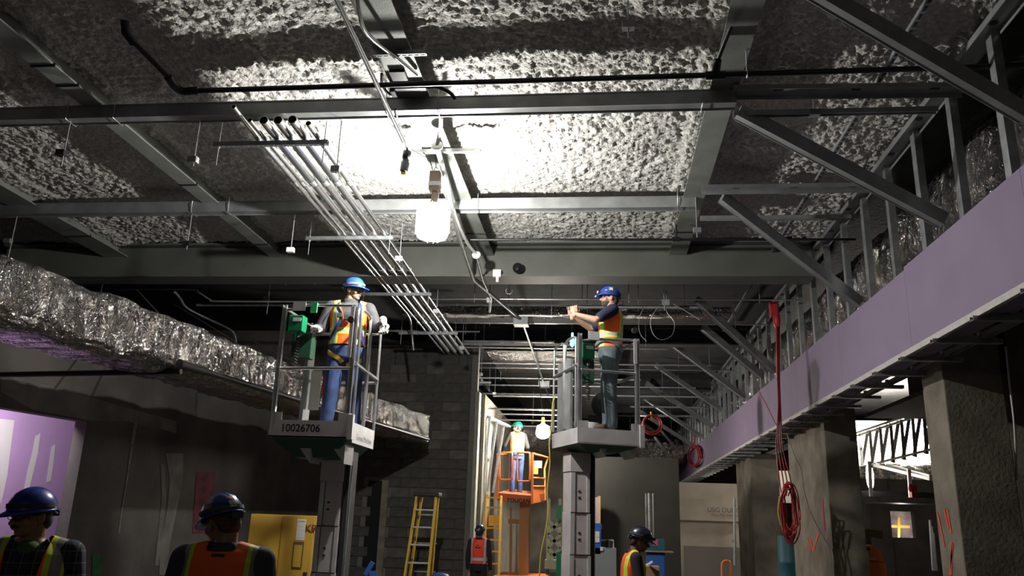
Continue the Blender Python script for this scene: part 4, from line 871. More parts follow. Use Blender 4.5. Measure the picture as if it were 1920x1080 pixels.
        for _ in range(14):                          # even out the cut hems
            mv = {}
            for v in b3.verts:
                nb_ = [e.other_vert(v).co for e in v.link_edges if e.is_boundary]
                if len(nb_) == 2: mv[v] = v.co*.5+(nb_[0]+nb_[1])*.25
            for v, c in mv.items(): v.co = c
        b3.to_mesh(vm); b3.free()
        vo = part('safety_vest', vm, vest, root, M=T); root['_v'] = 1
        del root['_v']
    if inner: part('undershirt', MB().ell((0, .045, 1.44), (.062, .06, .055)), inner, root, 'green t-shirt at the neck', M=T, local=True)
    return root, T, Mh
JEAN = mat('jeans', (.03, .055, .15), .85, 0, .35, 9); DJEAN = mat('slate_work_trousers', (.075, .10, .115), .85, 0, .25, 8); BLK = mat('black_cloth', (.012, .012, .014), .85); GREY = mat('charcoal_cloth', (.045, .045, .05), .85, 0, .2, 14)
NAVY = mat('navy_cloth', (.012, .014, .045), .85); GLOVE = mat('knit_glove', (.55, .55, .52), .9, 0, .1, 90, .5, 300)
OR = (.95, .13, .01)
V1 = vest_mat('vest_lime_stripes', OR, (.082, .15), ((1.10, 1.17),), silver=(.36, .37, .37)); V2 = vest_mat('vest_wide_shoulder', OR, (.125, .20), (), silver=(.25, .245, .235), edge=.02)
V3 = vest_mat('vest_plain_silver', (.85, .06, .02), (.12, .16), ((1.05, 1.11),), silver=(.5, .5, .52), lime=(.7, .7, .72), edge=.0); V4 = vest_mat('vest_thin', (.8, .10, .02), (.10, .15), ((1.12, 1.17),), silver=(.5, .6, .05), edge=.012)
PL = plaid('plaid_shirt', (.008, .009, .014), (.02, .025, .05), (.11, .11, .13)); V6 = vest_mat('vest_front_open', OR, (.095, .19), (), silver=(.25, .245, .235), edge=.025)
SK1 = mat('sticker_pale', (.4, .38, .33), .5, 0, .4, 60); SKF = mat('sticker_flag', (.45, .15, .15), .5, 0, .5, 90); SKW = mat('sticker_white', (.55, .55, .55), .5, 0, .3, 80); SKY = mat('sticker_yellow', (.45, .42, .1), .5, 0, .5, 70)
HB = (.012, .045, .36)
LENS = emis('headlamp_lens', (.75, .85, 1), 60)
BAN = mat('strap_navy', (.01, .02, .12), .6); BANO = mat('strap_yellow', (.55, .33, .03), .6)

# left basket worker (faces the camera, head turned right)
F1 = 2.42
p1, T1, M1 = person('worker in the left lift basket, head turned right, blue hard hat and jeans', (-2.84, 8.62, F1), PI+.22, 1.79, bulk=1.14, head=(1.15, -.05, 0), arms={'L': ((-.28, .06, 1.20), (-.345, .25, 1.20), (.3, 1, 0), (-.15, .15, -1)), 'R': ((.27, .02, 1.15), (.27, .24, 1.12), (0, 0, -1))},
    shirt=GREY, pants=JEAN, vest=V1, sk=(.50, .30, .19), hat=(.01, .07, .62), glasses=True, gloves={'L': GLOVE, 'R': GLOVE}, curl={'L': .75, 'R': .7}, neckv=(.02, 1.22, .28), legs=((-.15, .02, .02), (.15, .0, 0.)), bandcol=(.25, .13, .03), voxel=.0105)
def strap(root, T, pts, w_, m, label=None, name='harness_strap'):
    g = MB(); P = curve(pts, 5); v = []
    for i, p in enumerate(P):
        d = (P[min(i+1, len(P)-1)]-P[max(0, i-1)]).normalized(); n = Vector((p.x, p.y*1.3, 0)).normalized(); s_ = d.cross(n).normalized()*w_/2; v += [p-s_, p+s_, p+s_+n*.004, p-s_+n*.004]
    g.add(v, [(4*i+j, 4*i+(j+1) % 4, 4*i+4+(j+1) % 4, 4*i+4+j) for i in range(len(P)-1) for j in range(4)]); part(name, g, m, root, label, M=T, local=True)
strap(p1, T1, [(.10, .06, 1.47), (.10, .148, 1.38), (.06, .156, 1.28), (.10, .155, 1.15), (.16, .09, 1.02)], .032, BAN, 'navy harness strap'); strap(p1, T1, [(-.10, .06, 1.47), (-.11, .148, 1.36), (-.13, .135, 1.15), (-.165, .08, 1.0)], .032, BAN)
strap(p1, T1, [(.17, .02, .93), (.14, .10, .88), (.06, .125, .83), (.02, .10, .79)], .04, BANO, 'yellow punched leg strap'); strap(p1, T1, [(-.17, .02, .86), (-.13, .10, .80), (-.06, .12, .77), (-.02, .09, .76)], .04, BANO, 'yellow punched leg strap')
part('chest_buckle', MB().cbox((0, .165, 1.27), (.07, .03, .06)).cbox((.075, .16, 1.29), (.05, .03, .05)), RUB, p1, 'black radio and buckle', M=T1, local=True, bevel=.006)
# right basket worker (faces left, arms raised)
F2 = 2.66
p2, T2, M2 = person('worker in the right lift basket reaching left with raised arms, blue hard hat', (.09, 9.72, F2), PI/2+.06, 1.77, bulk=1.12, lean=-.02, head=(.05, .06, 0), arms={'L': ((-.27, .17, 1.27), (-.21, .40, 1.35), (1, -.2, 0), (.15, .1, 1)), 'R': ((.25, .20, 1.30), (.10, .42, 1.40), (-1, -.2, 0), (-.1, .15, 1))},
    shirt=NAVY, pants=DJEAN, vest=V1, sk=(.48, .27, .19), hat=(.01, .055, .50), beard=True, glasses=True, sleeve='short', curl=.9, lampc=LENS, stickers=((178, 34, .062, .062, SKY, 'round yellow emblem sticker'), (150, 18, .03, .03, SKW, None)), neckv=(.02, 1.3, .3), voxel=.0105, hair=(.05, .035, .03))
strap(p2, T2, [(-.20, .0, 1.05), (-.17, .10, 1.06), (-.0, .16, 1.03), (.17, .10, 1.06)], .04, mat('strap_grey', (.12, .13, .15), .7), 'grey harness belt'); strap(p2, T2, [(-.2, -.0, 1.04), (-.165, -.09, .99), (-.10, -.12, .93)], .04, MATS['strap_grey'])
# near left
p3, T3, M3 = person('near worker at the bottom left corner, blue hard hat, moustache, plaid shirt', (-3.00, 4.2, 0), PI+.36, 1.76*onY(70, 908, 4.2).z/1.79, head=(-.78, -.12, .0), bulk=1.12, shirt=PL, pants=JEAN, vest=V6, sk=(.30, .165, .10), hat=(.01, .035, .30), must=True, hair=(.05, .03, .02), stickers=((0, 14, .02, .03, SKY, None),),
    neckv=(.05, 1.0, .09), glasses=True, voxel=.0085, inner=mat('green_tee', (.05, .12, .025), .85), collar=PL)
# near second, seen from behind
p4, T4, M4 = person('near worker seen from behind, orange vest, blue hard hat with stickers, tilted head', (-1.91, 4.15, 0), .18, 1.76*onY(435, 918, 4.15).z/1.785, bulk=1.1, head=(.85, -.3, -.05), shirt=mat('slate_shirt', (.05, .055, .07), .85), pants=BLK, vest=V2, sk=(.32, .18, .11), hat=(.02, .055, .27), hair=(.09, .045, .02), bandcol=(.05, .08, .02),
    stickers=((196, 38, .05, .05, SK1, 'round faded sticker'), (192, 19, .065, .035, SKF, 'flag sticker'), (258, 36, .036, .036, SKF, 'small flag sticker'), (262, 17, .05, .05, SKW, 'grey sticker')), voxel=.009)
part('label_slot', MB().cbox((0, -.105, 1.452), (.06, .012, .016)), RUB, p4, 'dark slot below the neck', M=T4, local=True)
# dark worker at centre right, profile
p5, T5, M5 = person('worker in profile facing right at the bottom centre, dark stickered hard hat', (.28, 8.6, 0), -PI/2+.12, 1.60, head=(0, -.22, 0), lean=.08, arms={'R': ((.25, .05, 1.14), (.2, .3, 1.12), (0, 0, -1)), 'L': ((-.25, .05, 1.14), (-.2, .3, 1.12), (0, 0, -1))},
    shirt=BLK, pants=BLK, vest=V4, sk=(.20, .12, .085), hat=(.012, .016, .04), sleeve='long', stickers=((200, 30, .05, .05, SK1, None), (170, 45, .03, .04, SKW, None), (150, 12, .03, .05, SKW, None), (110, 30, .03, .05, SK1, None)), lampc=RUB, voxel=.012)
# far worker seen from behind next to the block wall
p6, T6, M6 = person('far worker seen from behind by the block wall end, silver-banded orange vest', (-2.24, 15.4, 0), -.06, 1.53, head=(-.1, .12, 0), shirt=BLK, pants=BLK, vest=V3, sk=(.25, .15, .1), hat=(.02, .045, .10), stickers=((262, 12, .07, .035, SK1, None),), voxel=.014)
part('back_emblem', MB().add([(.06*math.cos(a)*r, -.139, 1.33+.035*math.sin(a)*r) for r in (1, .45) for a in [PI+PI*i/10 for i in range(11)]], [(i, i+1, 12+i, 11+i) for i in range(10)]).add([(-.03, -.139, 1.34), (.02, -.139, 1.34), (.0, -.139, 1.37)], [(0, 1, 2)]), INK, p6, 'black smile-shaped emblem', M=T6, local=True)
# worker in the orange lift
p7, T7, M7 = person('distant worker in the orange lift basket, green hard hat, glaring yellow-orange vest', (-1.96, 18.9, 2.20), .35, 1.66, lean=.12, head=(.9, .15, 0), arms={'L': ((-.30, .06, 1.18), (-.36, .30, 1.05), (0, 0, -1)), 'R': ((.27, .02, 1.15), (.2, .25, 1.1), (0, 0, -1))},
    shirt=BLK, pants=JEAN, vest=vest_mat('vest_yellow', (1, .32, .02), (.06, .16), ((1.1, 1.2),), silver=(.7, .75, .3), lime=(.75, .8, .05)), hat=(.0, .35, .16), voxel=.014)

# ================================================================ LIFTS
def rot_about(me, c, a): return Matrix.Translation(c) @ Matrix.Rotation(a, 4, 'Z') @ Matrix.Translation(-Vector(c))
def rtube(g, pts, r, n=8): g.tube(pts, r, n); return g
def mast_lift(name, label, x0, y0, zf, W, D, side, rot, number=None, mast_x=0., zt=3.75, th=.12):
    """box-in-box platform: front at y0, left edge x0, floor zf; side=+1 rounded rails on the right"""
    t = thing(name, label, 'lift', (x0+W/2, y0+D/2, 0), 'green mast lifts', rot); base = t.location.copy()
    R = Matrix.Translation(base) @ Matrix.Rotation(rot, 4, 'Z') @ Matrix.Translation(-base)
    x1 = x0+W; y1 = y0+D
    def pt(nm, g, m, lb=None, bev=0, par=None): g.xf(R); return part(nm, g, m, par or t, lb, bevel=bev)
    tray = pt('platform_floor', MB().box((x0+.02, y0+.02, zf-.03), (x1-.02, y1-.02, zf)), ALUM)
    tb0 = th-.175; g = MB().box((x0, y0, zf+tb0), (x1, y0+.006, zf+th)).box((x0, y0, zf+th-.002), (x0+.13, y0+.006, zf+th+.08)).box((x1-.13, y0, zf+th-.002), (x1, y0+.006, zf+th+.08)).box((x0, y0, zf+tb0), (x1, y0+.035, zf+tb0+.015))
    tb = pt('toe_board', g, ALUM, 'front toe board')
    for xx in (x0-.002, x1-.004): pt('toe_board', MB().box((xx, y0, zf+tb0), (xx+.006, y1, zf+th)), ALUM)
    pt('toe_board', MB().box((x0, y1-.006, zf+tb0), (x1, y1, zf+th)), ALUM)
    if number: text(number, .105, INK, t, R @ facing_y(((x0+.34), y0-.003, zf+.035)), 'number', .0022)
    pt('corner_bracket', MB().box((x1-.03, y0-.012, zf+tb0-.01), (x1+.03, y0+.05, zf+th+.07)), ALUM, bev=.003)
    # underside
    cxm = (x0+x1)/2; v = [(x0+.02, y0+.03, zf+tb0), (x1-.02, y0+.03, zf+tb0), (x1-.02, y1, zf+tb0), (x0+.02, y1, zf+tb0), (cxm-.2, y0+.2, zf-.24), (cxm+.2, y0+.2, zf-.24), (cxm+.2, y1, zf-.24), (cxm-.2, y1, zf-.24)]
    pt('underframe', MB().add(v, [(0, 1, 2, 3), (7, 6, 5, 4), (0, 4, 5, 1), (1, 5, 6, 2), (2, 6, 7, 3), (3, 7, 4, 0)]), DGREEN)
    for xx in (cxm-.16, cxm+.2): pt('gusset', MB().add([(xx, y0+.12, zf-.1), (xx+.16, y0+.12, zf-.1), (xx+.16, y0+.12, zf-.3), (xx, y0+.42, zf-.1), (xx+.16, y0+.42, zf-.1), (xx+.16, y0+.42, zf-.3)], [(0, 1, 2), (5, 4, 3), (0, 2, 5, 3), (1, 4, 5, 2), (0, 3, 4, 1)]), ALUM)
    # front rails: square posts, round rails
    for xx, wd in ((x0+.025, .045), (x1-.045, .05)):
        pt('rail_post', MB().chan((xx, y0+.02, zf+.0), (xx, y0+.02, zt), wd, .04, .004, (0, 1, 0), .006), ALU)
    pt('gate_plate', MB().box((x1-.095, y0-.01, zf+.78), (x1-.055, y0+.0, zt-.02)), ALUM)
    pt('latch', MB().lathe((x1-.085, y0-.03, zf+.88+.3), (x1-.085, y0+.01, zf+.88+.3), [(0, .035), (.04, .035)], 14), RUB)
    zm = zf+.66
    pt('top_rail', MB().tube([(x0+.05, y0+.02, zt-.05), (x0+.1, y0+.02, zt-.05), (x0+.22, y0+.02, zt-.0), (x1-.05, y0+.02, zt-.005)] if side > 0 else [(x0+.05, y0+.02, zt-.09), (x0+.28, y0+.02, zt-.05), (x1-.05, y0+.02, zt-.02)], .017, 8), ALU)
    pt('hinge_plate', MB().box((x0+.12, y0-.005, zt-.07), (x0+.26, y0+.0, zt+.03)), ALUM)
    pt('mid_rail', MB().tube([(x0+.03, y0+.02, zm), (x1-.05, y0+.02, zm+.01)], .017, 8), ALU)
    # side rails
    for sd in (-1, 1):
        xs = x0+.01 if sd < 0 else x1-.01
        if sd == side:
            for ya, yb in ((y0+.10, y0+.46), (y0+.5, y1)):
                pt('side_rail', MB().tube(curve([(xs, ya, zf+.02), (xs, ya, zt-.14), (xs, ya+.03, zt-.05), (xs, ya+.09, zt-.02), (xs, yb-.09, zt-.02), (xs, yb-.03, zt-.05), (xs, yb, zt-.14), (xs, yb, zf+.02)], 4), .017, 8), ALU)
            pt('side_rail', MB().tube([(xs, y0+.03, zm+.06), (xs, y1, zm+.04)], .02, 8), ALU)
        else:
            pt('side_rail', MB().tube(curve([(xs, y0+.04, zt-.03), (xs, y1-.1, zt-.03), (xs, y1, zt-.12), (xs, y1, zf)], 4), .017, 8).tube([(xs, y0+.04, zm), (xs, y1, zm)], .017, 8), ALU)
    pt('rear_rail', MB().tube([(x0, y1, zt-.12), (x1, y1, zt-.12)], .017, 8).tube([(x0, y1, zm), (x1, y1, zm)], .017, 8), ALU)
    # rear mast panel and control box
    pt('control_column', MB().box((x0+.05, y1-.22, zf), (x0+.09, y1-.02, zt-.2)), STEEL) if side > 0 else pt('control_column', MB().box((x0+.02, y0+.3, zf), (x0+.05, y0+.75, zt-.25)), STEEL)
    bx = x0+.06 if side > 0 else x0+.07
    bz = zt-.28
    cb_ = pt('control_box', MB().box((bx, y0+.06, bz), (bx+.16, y0+.2, bz+.18)), GREEN, 'green control box', .008)
    pt('control_label', MB().box((bx+.05, y0+.056, bz+.11), (bx+.14, y0+.06, bz+.15)), WHITE, None, par=None)
    pt('control_box', MB().box((bx+.0, y0+.22, bz-.26), (bx+.22, y0+.34, bz+.02)), DGREEN, 'dark green lower cabinet', .006)
    pt('joystick', MB().lathe((bx+.1, y0+.12, bz-.0), (bx+.1, y0+.12, bz-.08), [(0, .012), (.03, .012), (.05, .02), (.08, .018)], 10), RUB)
    cz = [(bx+.10+.022*math.cos(a), y0+.12+.022*math.sin(a), bz-.08-.42*a/(26*PI)) for a in [2*PI*i/8 for i in range(104)]]
    pt('coiled_cord', MB().tube(cz, .006, 5), RUB)
    # telescopic mast
    mx = cxm+mast_x; w0 = .25; z = zf-.24; my = y1-.42
    pt('mast_cap', MB().box((mx-w0/2, my-.01, z-.22), (mx+w0/2, my+.25, z)), MASTW, bev=.004); z -= .22; k = 0
    pt('mast_cap', MB().box((mx-w0/2, my-.012, z), (mx+w0/2, my-.008, z+.16)), MASTW)
    while z > .25:
        h = .46; w_ = w0-.02+.012*k; zz_ = max(z-h, .22)
        m_ = pt('mast_section', MB().box((mx-w_/2, my+.012*0-.006*k, zz_), (mx+w_/2, my+.26, z)), MASTW, bev=.003)
        yy = my-.006*k
        pt('mast_rib', MB().box((mx-w_/2, yy-.012, zz_), (mx-w_/2+.05, yy, z-.01)), ALUM); pt('mast_rib', MB().box((mx+w_/2-.035, yy-.012, zz_), (mx+w_/2, yy, z-.01)), ALUM)
        pt('mast_seam', MB().box((mx-w_/2-.003, yy-.014, zz_-.004), (mx+w_/2+.003, yy, zz_+.006)).box((mx-w_/2+.05, yy-.003, zz_), (mx-w_/2+.057, yy+.0, z-.01)), RUB)
        for zo in (.22, .29): pt('mast_slot', MB().cbox((mx-.01, yy-.003, z-zo), (.028, .006, .018)), INK)

        z = zz_; k += 1
    pt('mast_back', MB().box((mx+w0/2+.015, my+.02, .2), (mx+w0/2+.06, my+.28, zf-.1)), RUB)
    pt('mast_back', MB().tube([(mx+w0/2+.075, my+.05, .3), (mx+w0/2+.075, my+.05, zf-.25)], .008, 6), GALV)
    pt('chassis', MB().box((mx-.37, my-.45, .09), (mx+.37, my+.65, .36)), GREEN, bev=.02)
    for sx_ in (-.33, .33):
        for sy_ in (-.35, .52): pt('wheel', MB().lathe((mx+sx_-.03, my+sy_, .11), (mx+sx_+.03, my+sy_, .11), [(0, .08), (.01, .11), (.05, .11), (.06, .08)], 18), RUB)
    return t, R, (x0, x1, y0, y1, mx, my)
l1, R1, q1 = mast_lift('mast_lift', 'left green mast lift with silver basket numbered 10026706', -3.42, 8.1, F1, .86, .9, 1, 0, '10026706', .13, 3.77)
part('tag_plate', MB().box((q1[1]+.012, 8.16, 2.33), (q1[1]+.016, 8.96, 2.53)), ALUM, l1, 'aluminium side plate with worn lettering')
part('warning_sign', MB().box((q1[0]+.10, 8.9, 2.75), (q1[0]+.22, 8.91, 3.2)), PAPER, l1, 'white warning sheet'); part('warning_stripe', MB().box((q1[0]+.24, 8.9, 2.9), (q1[0]+.28, 8.91, 3.15)), RED, l1, 'red and white sticker')
text('Green Machine', .09, STEEL, l1, Matrix.Translation((q1[1]+.018, 8.58, 2.40)) @ Matrix.Rotation(PI/2, 4, 'Z') @ Matrix.Rotation(PI/2, 4, 'X'))
part('green_tape', MB().box((-3.10, 8.085, 3.68), (-3.03, 8.11, 3.79)), mat('green_tape', (.05, .55, .2), .5), l1, 'green tape on the top rail')
l2_, R2, q2 = mast_lift('mast_lift', 'right green mast lift with silver basket and teal beacon', -.476, 9.32, F2-.01, .79, .85, -1, .4, None, -.19, 3.74, .0)
bcn = onY(1073, 641, 9.55); part('beacon', MB().ell(bcn, (.028, .028, .065)).tube([bcn+Vector((0, 0, .05)), bcn+Vector((0, 0, .11))], .012, 8), emis('beacon_teal', (.05, .9, .75), 9), l2_, 'glowing teal beacon')
solo('tub', MB().lathe((-.22, 9.75, F2-.04), (-.22, 9.75, F2+.1), [(0, .17), (.13, .19), (.14, .17)], 20), ALUM, 'pale low tub on the right basket floor', 'tub')
solo('tool_bag', MB().ell((.02, 9.95, F2+.35), (.16, .10, .16)).box((-.18, 9.9, F2+.1), (.16, 10.0, F2+.22)), RUB, 'dark tool bag and rack in the right basket', 'bag')

# orange lift
ol = thing('boom_lift', 'orange basket lift with looped gates in the far opening', 'lift', (-1.8, 18.9, 0))
def OY(x, y, Y=18.4): return onY(x, y, Y)
g = MB()
bl, brt = OY(934, 935), OY(997, 945)
part('basket_floor', MB().add([OY(932, 938), OY(997, 944), OY(1022, 938, 19.3), OY(955, 930, 19.3)]+[OY(x, y, Y)+Vector((0, 0, .16)) for x, y, Y in ((932, 938, 18.4), (997, 944, 18.4), (1022, 938, 19.3), (955, 930, 19.3))], [(0, 3, 2, 1), (4, 5, 6, 7), (0, 1, 5, 4), (1, 2, 6, 5), (2, 3, 7, 6), (3, 0, 4, 7)]), mat('orange_dull', (.45, .10, .03), .6), ol, 'dull orange basket floor edge')
def loop(x0, y0, x1, y1, Y, r=.02):
    return curve([OY(x, y, Y) for x, y in ((x0+3, y0), (x1-3, y0), (x1, y0+4), (x1, y1-4), (x1-3, y1), (x0+3, y1), (x0, y1-4), (x0, y0+4), (x0+3, y0))], 3)
part('gate_loop', MB().tube(loop(937, 849, 960, 899, 18.38), .022, 6), ORANGE, ol); part('gate_loop', MB().tube(loop(970, 849, 993, 902, 18.38), .022, 6), ORANGE, ol)
for a in (((932, 935), (933, 852)), ((998, 945), (998, 850))): part('post', MB().bar(OY(*a[0]), OY(*a[1]), .05, .05), ORANGE, ol)
for a in (((1022, 938, 19.3), (1021, 880, 19.3)), ((1021, 880, 19.3), (1027, 858, 19.3)), ((998, 850, 18.4), (1027, 858, 19.3)), ((998, 896, 18.4), (1021, 897, 19.3)), ((998, 912, 18.4), (1021, 912, 19.3)), ((932, 852, 18.4), (960, 848, 19.2)), ((955, 930, 19.3), (956, 850, 19.3))):
    part('rail', MB().tube([OY(*a[0]), OY(*a[1])], .024, 6), ORANGE, ol)
part('side_panel', MB().add([OY(x, y, Y)+Vector((0, o, 0)) for o in (0, .03) for x, y, Y in ((999, 912, 18.4), (1021, 912, 19.3), (1021, 940, 19.3), (999, 944, 18.4))], [(0, 1, 2, 3), (7, 6, 5, 4), (0, 4, 5, 1), (2, 6, 7, 3)]), ORANGE, ol)
part('control_unit', MB().cbox(OY(1008, 871, 18.8), (.2, .12, .16)), STEEL, ol); part('yellow_valve', MB().cbox(OY(1004, 883, 18.7), (.12, .08, .14)), LYEL, ol)
text('TOUCAN', .12, INK, ol, facing_y(OY(972, 939, 18.30)), 'lettering', .004)
part('mast', MB().box((OY(972, 950).x, 18.7, .3), (OY(990, 950).x, 19.1, 2.1)), mat('wood_mast', (.3, .17, .06), .6), ol)
part('ladder_frame', MB().bar(OY(914, 928, 18.2), OY(905, 1078, 17.6), .05, .05).bar(OY(940, 930, 18.2), OY(935, 1085, 17.6), .05, .05).bar(OY(916, 976, 18.1), OY(939, 976, 18.1), .05, .22), LYEL, ol, 'yellow-orange ladder frame below the basket')
for i, y in enumerate((933, 952, 990, 1012, 1034, 1057)): part('rung', MB().bar(OY(913-(y-928)*.055, y, 18.0), OY(940, y, 18.0), .04, .035), LYEL, ol)
for i, (xa, xb) in enumerate(((958, 973), (985, 993))): part('rear_post', MB().bar(OY(xa, 952, 18.9), OY(xa-1, 1078, 18.9), .05, .04), mat('wood_mast', (0, 0, 0)), ol)
part('rear_panel', MB().cbox(OY(972, 978, 18.9), (.45, .05, .1)), mat('wood_mast', (0, 0, 0)), ol)
part('chassis', MB().box((-2.3, 17.6, .1), (-1.2, 19.6, .5)), ORANGE, ol)
# scissor stack behind right mast
sc = thing('scissor_lift', 'cream-coloured scissor stack behind the right lift mast', 'lift', (-1.0, 16, 0))
for i in range(3):
    y0_, y1_ = 975+i*26, 1001+i*26; part('arm', MB().bar(OY(1027, y0_, 16), OY(1052, y1_, 16), .05, .06).bar(OY(1052, y0_, 16), OY(1027, y1_, 16), .05, .06), mat('cream', (.45, .42, .28), .6), sc)
part('post', MB().bar(OY(1029, 935, 16.1), OY(1027, 1078, 16.1), .07, .05).bar(OY(1050, 935, 16.1), OY(1049, 1078, 16.1), .05, .05), mat('cream', (0, 0, 0)), sc)
part('base', MB().cbox(OY(1040, 1058, 16), (.36, .3, .16)), mat('cream', (0, 0, 0)), sc); part('green_cylinder', MB().cbox(OY(1049, 1062, 15.8), (.12, .1, .5)).cbox(OY(1048, 960, 15.8), (.1, .1, .25)), GREEN, sc)

# leaning studs in the far opening
for i, (a, b) in enumerate((((905, 775), (897, 920)), ((919, 780), (905, 922)), ((931, 790), (914, 922)), ((944, 800), (924, 924)), ((912, 778), (902, 921)))):
    y = 17.85+.12*i; solo('leaning_stud', MB().chan(onY(*a, y), onY(*b, y), .05, .045), GALV, 'bright galvanised stud standing in the far opening, %s of the five' % ordw[i], 'steel stud', 'studs in the far opening')
solo('steel_channel', MB().chan(onY(900, 775, 17.7), onY(955, 800, 19.0), .08, .05), GALV, 'bright channel slanting over the studs in the far opening', 'steel channel')
struct('wall_corridor', MB().box((-2.66, 17.7, 0), (-2.58, 30, 4.3)), mat('corridor_left', (.20, .18, .14), .9, 0, .15, 2))
for i, (y, x0, x1, z) in enumerate(((766, 900, 1055, 18.2), (776, 925, 1060, 19.6), (787, 930, 1060, 20.6), (742, 925, 1050, 18.6), (798, 940, 1150, 22))):
    p = onY(x0, y, z); q = onY(x1, y, z); pipe('cross_conduit', [(p.x, z, p.z), (q.x, z, p.z)], .022, CONDUIT, 'pipe lit by the far lamp above the orange lift, %s' % ordw[i], 'conduit', 'pipes above the orange lift')
struct('ceiling', MB().box((-2.6, 17.6, 5.26), (.3, 29.5, 5.28)), FOILB)
a = onY(905, 800, 30); struct('wall_far_corridor', MB().box((-2.6, 29.5, 0), (-.3, 29.7, 5.2)), mat('corridor_far', (.16, .14, .11), .9, 0, .3, 1.5))
part('doorway', MB().box((-1.2, 29.4, 0), (-.5, 29.5, 2.3)), mat('niche_dark', (0, 0, 0)), bpy.data.objects['wall_far_corridor'])

# ================================================================ CORDS
rc = thing('extension_cord', 'long red cord hanging to a hank of loops before the columns', 'cord', (2.95, 13.0, 2.2))
XC = 2.98; YC = 13.0
def cp(px, py, dy=0.): return onY(px, py, YC+dy)
reel = part('reel', MB().cbox(cp(1450, 580), (.12, .1, .24)).ell(cp(1456, 600), (.06, .07, .14)), RED, rc, 'red reel', bevel=.01)
for i in range(4): part('strand', MB().tube(curve([cp(1455+i*2, 590, .02*i), cp(1457+i*1.5, 700, .02*i), cp(1459+i*1.5, 760, .02*i), cp(1456+i*4, 840, .03*i), cp(1462+i*7, 905, .03*i), cp(1466+i*4, 930)], 5), .010, 6), RED, rc)
for i in range(13):
    cx = 1477+RS.uniform(-4, 5); w_ = RS.uniform(9, 17); t0 = 908+RS.uniform(-6, 8); b0 = 1002+RS.uniform(-14, 20); dy = RS.uniform(-.12, .12)
    part('loop', MB().tube(curve([cp(cx+w_*math.cos(a)+(4 if math.sin(a) > 0 else 0), (t0+b0)/2+(b0-t0)/2*math.sin(a), dy+.08*math.cos(a*2)) for a in [2*PI*j/14 for j in range(15)]], 2), .010, 6), RED, rc)
solo('spare_cord', MB().tube(curve([cp(1462, 930, -.1), cp(1459, 960, -.1), cp(1464, 985, -.1)]), .01, 6), LYEL, 'short orange-yellow cord tail beside the red hank', 'cord')
def hank(label, px, py, rp, X=None, Y=None, n=6, el=1.0, tail=None):
    f = (lambda a, b: onX(a, b, X)) if X else (lambda a, b: onY(a, b, Y)); t = thing('cord_coil', label, 'cord coil', f(px, py+rp), 'red cord coils')
    for i in range(n):
        r = rp*RS.uniform(.86, 1.06); ox, oy = RS.uniform(-1.2, 1.2, 2); off = Vector((-.02*i, 0, 0)) if X else Vector((0, -.02*i, 0))
        part('loop', MB().tube([f(px+ox+r*el*math.cos(a), py+oy+r*math.sin(a))+off for a in [2*PI*j/22 for j in range(23)]], .014, 6), RED, t)
    return t
h1 = hank('round red cord coil with yellow tie hanging beside the right basket', 1222, 797, 18, Y=17.5, n=7)
part('tie', MB().tube([onY(1221, 772, 17.4), onY(1222, 788, 17.4)], .02, 6), LYEL, h1, 'yellow tie')
h2 = hank('red cord hank draped over the purple soffit face', 1305, 855, 19, X=3.05, n=6, el=.62)
part('drop', MB().tube([onX(1304, 808, 3.06), onX(1303, 838, 3.06)], .02, 6).cbox(onX(1311, 850, 3.02), (.06, .5, .3)), RED, h2)
solo('thin_cord', MB().tube(curve([onX(x, y, 3.0) for x, y in ((1459, 700), (1440, 690), (1425, 740), (1432, 770))] if 0 else [cp(1424, 735), cp(1440, 765), cp(1452, 790), cp(1458, 800)]), .006, 5), RED, 'thin dark red cord slanting across the purple soffit', 'cord')
wire([onY(x, y, 12.6) for x, y in ((1475, 812), (1490, 855), (1502, 880), (1508, 920), (1520, 960), (1540, 1000), (1561, 1035))], .006, WHITE, 'thin pale wire hanging in front of the middle column')
yc = [onY(x, y, 9.9) for x, y in ((1041, 742), (1036, 760), (1034, 800), (1030, 830), (1031, 870), (1026, 920), (1028, 960), (1022, 1000), (1014, 1040), (1011, 1085))]
solo('extension_cord', MB().tube(curve(yc), .008, 6), YCORD, 'yellow extension cord hanging from the right lift down the middle', 'cord')

# ================================================================ ON THE FLOOR
# yellow cabinet
cbn = thing('storage_cabinet', 'dark yellow storage cabinet left of the left lift mast', 'cabinet', (-4.25, 11.2, 0))
part('cabinet_body', MB().box((-4.75, 11.0, .08), (-3.85, 11.6, 1.60)), CABY, cbn, bevel=.01)
part('door', MB().box((-4.74, 10.98, .1), (-4.31, 11.0, 1.58)), CABY, cbn); d2 = part('door', MB().box((-4.29, 10.98, .1), (-3.86, 11.0, 1.58)), CABY, cbn)
part('warning_label', MB().box((-4.08, 10.972, 1.28), (-3.96, 10.978, 1.55)), PAPER, cbn, 'printed warning label'); text('CAUTION', .022, INK, cbn, facing_y((-4.02, 10.97, 1.52))); 
for k in range(4): text('——  ——', .02, INK, cbn, facing_y((-4.02, 10.97, 1.46-k*.05)))
part('vent_frame', MB().box((-4.10, 10.968, .92), (-3.96, 10.976, 1.26)), mat('frame_brown', (.1, .06, .02), .7), cbn); part('vent_panel', MB().box((-4.085, 10.96, .94), (-3.975, 10.972, 1.22)), CABY, cbn)
text('KR', .13, mat('marker_red', (.16, .03, .01), .8), cbn, facing_y((-3.88, 10.968, 1.43)), 'handwriting', .003); part('lock', MB().box((-3.93, 10.965, .78), (-3.88, 10.98, .88)), INK, cbn)
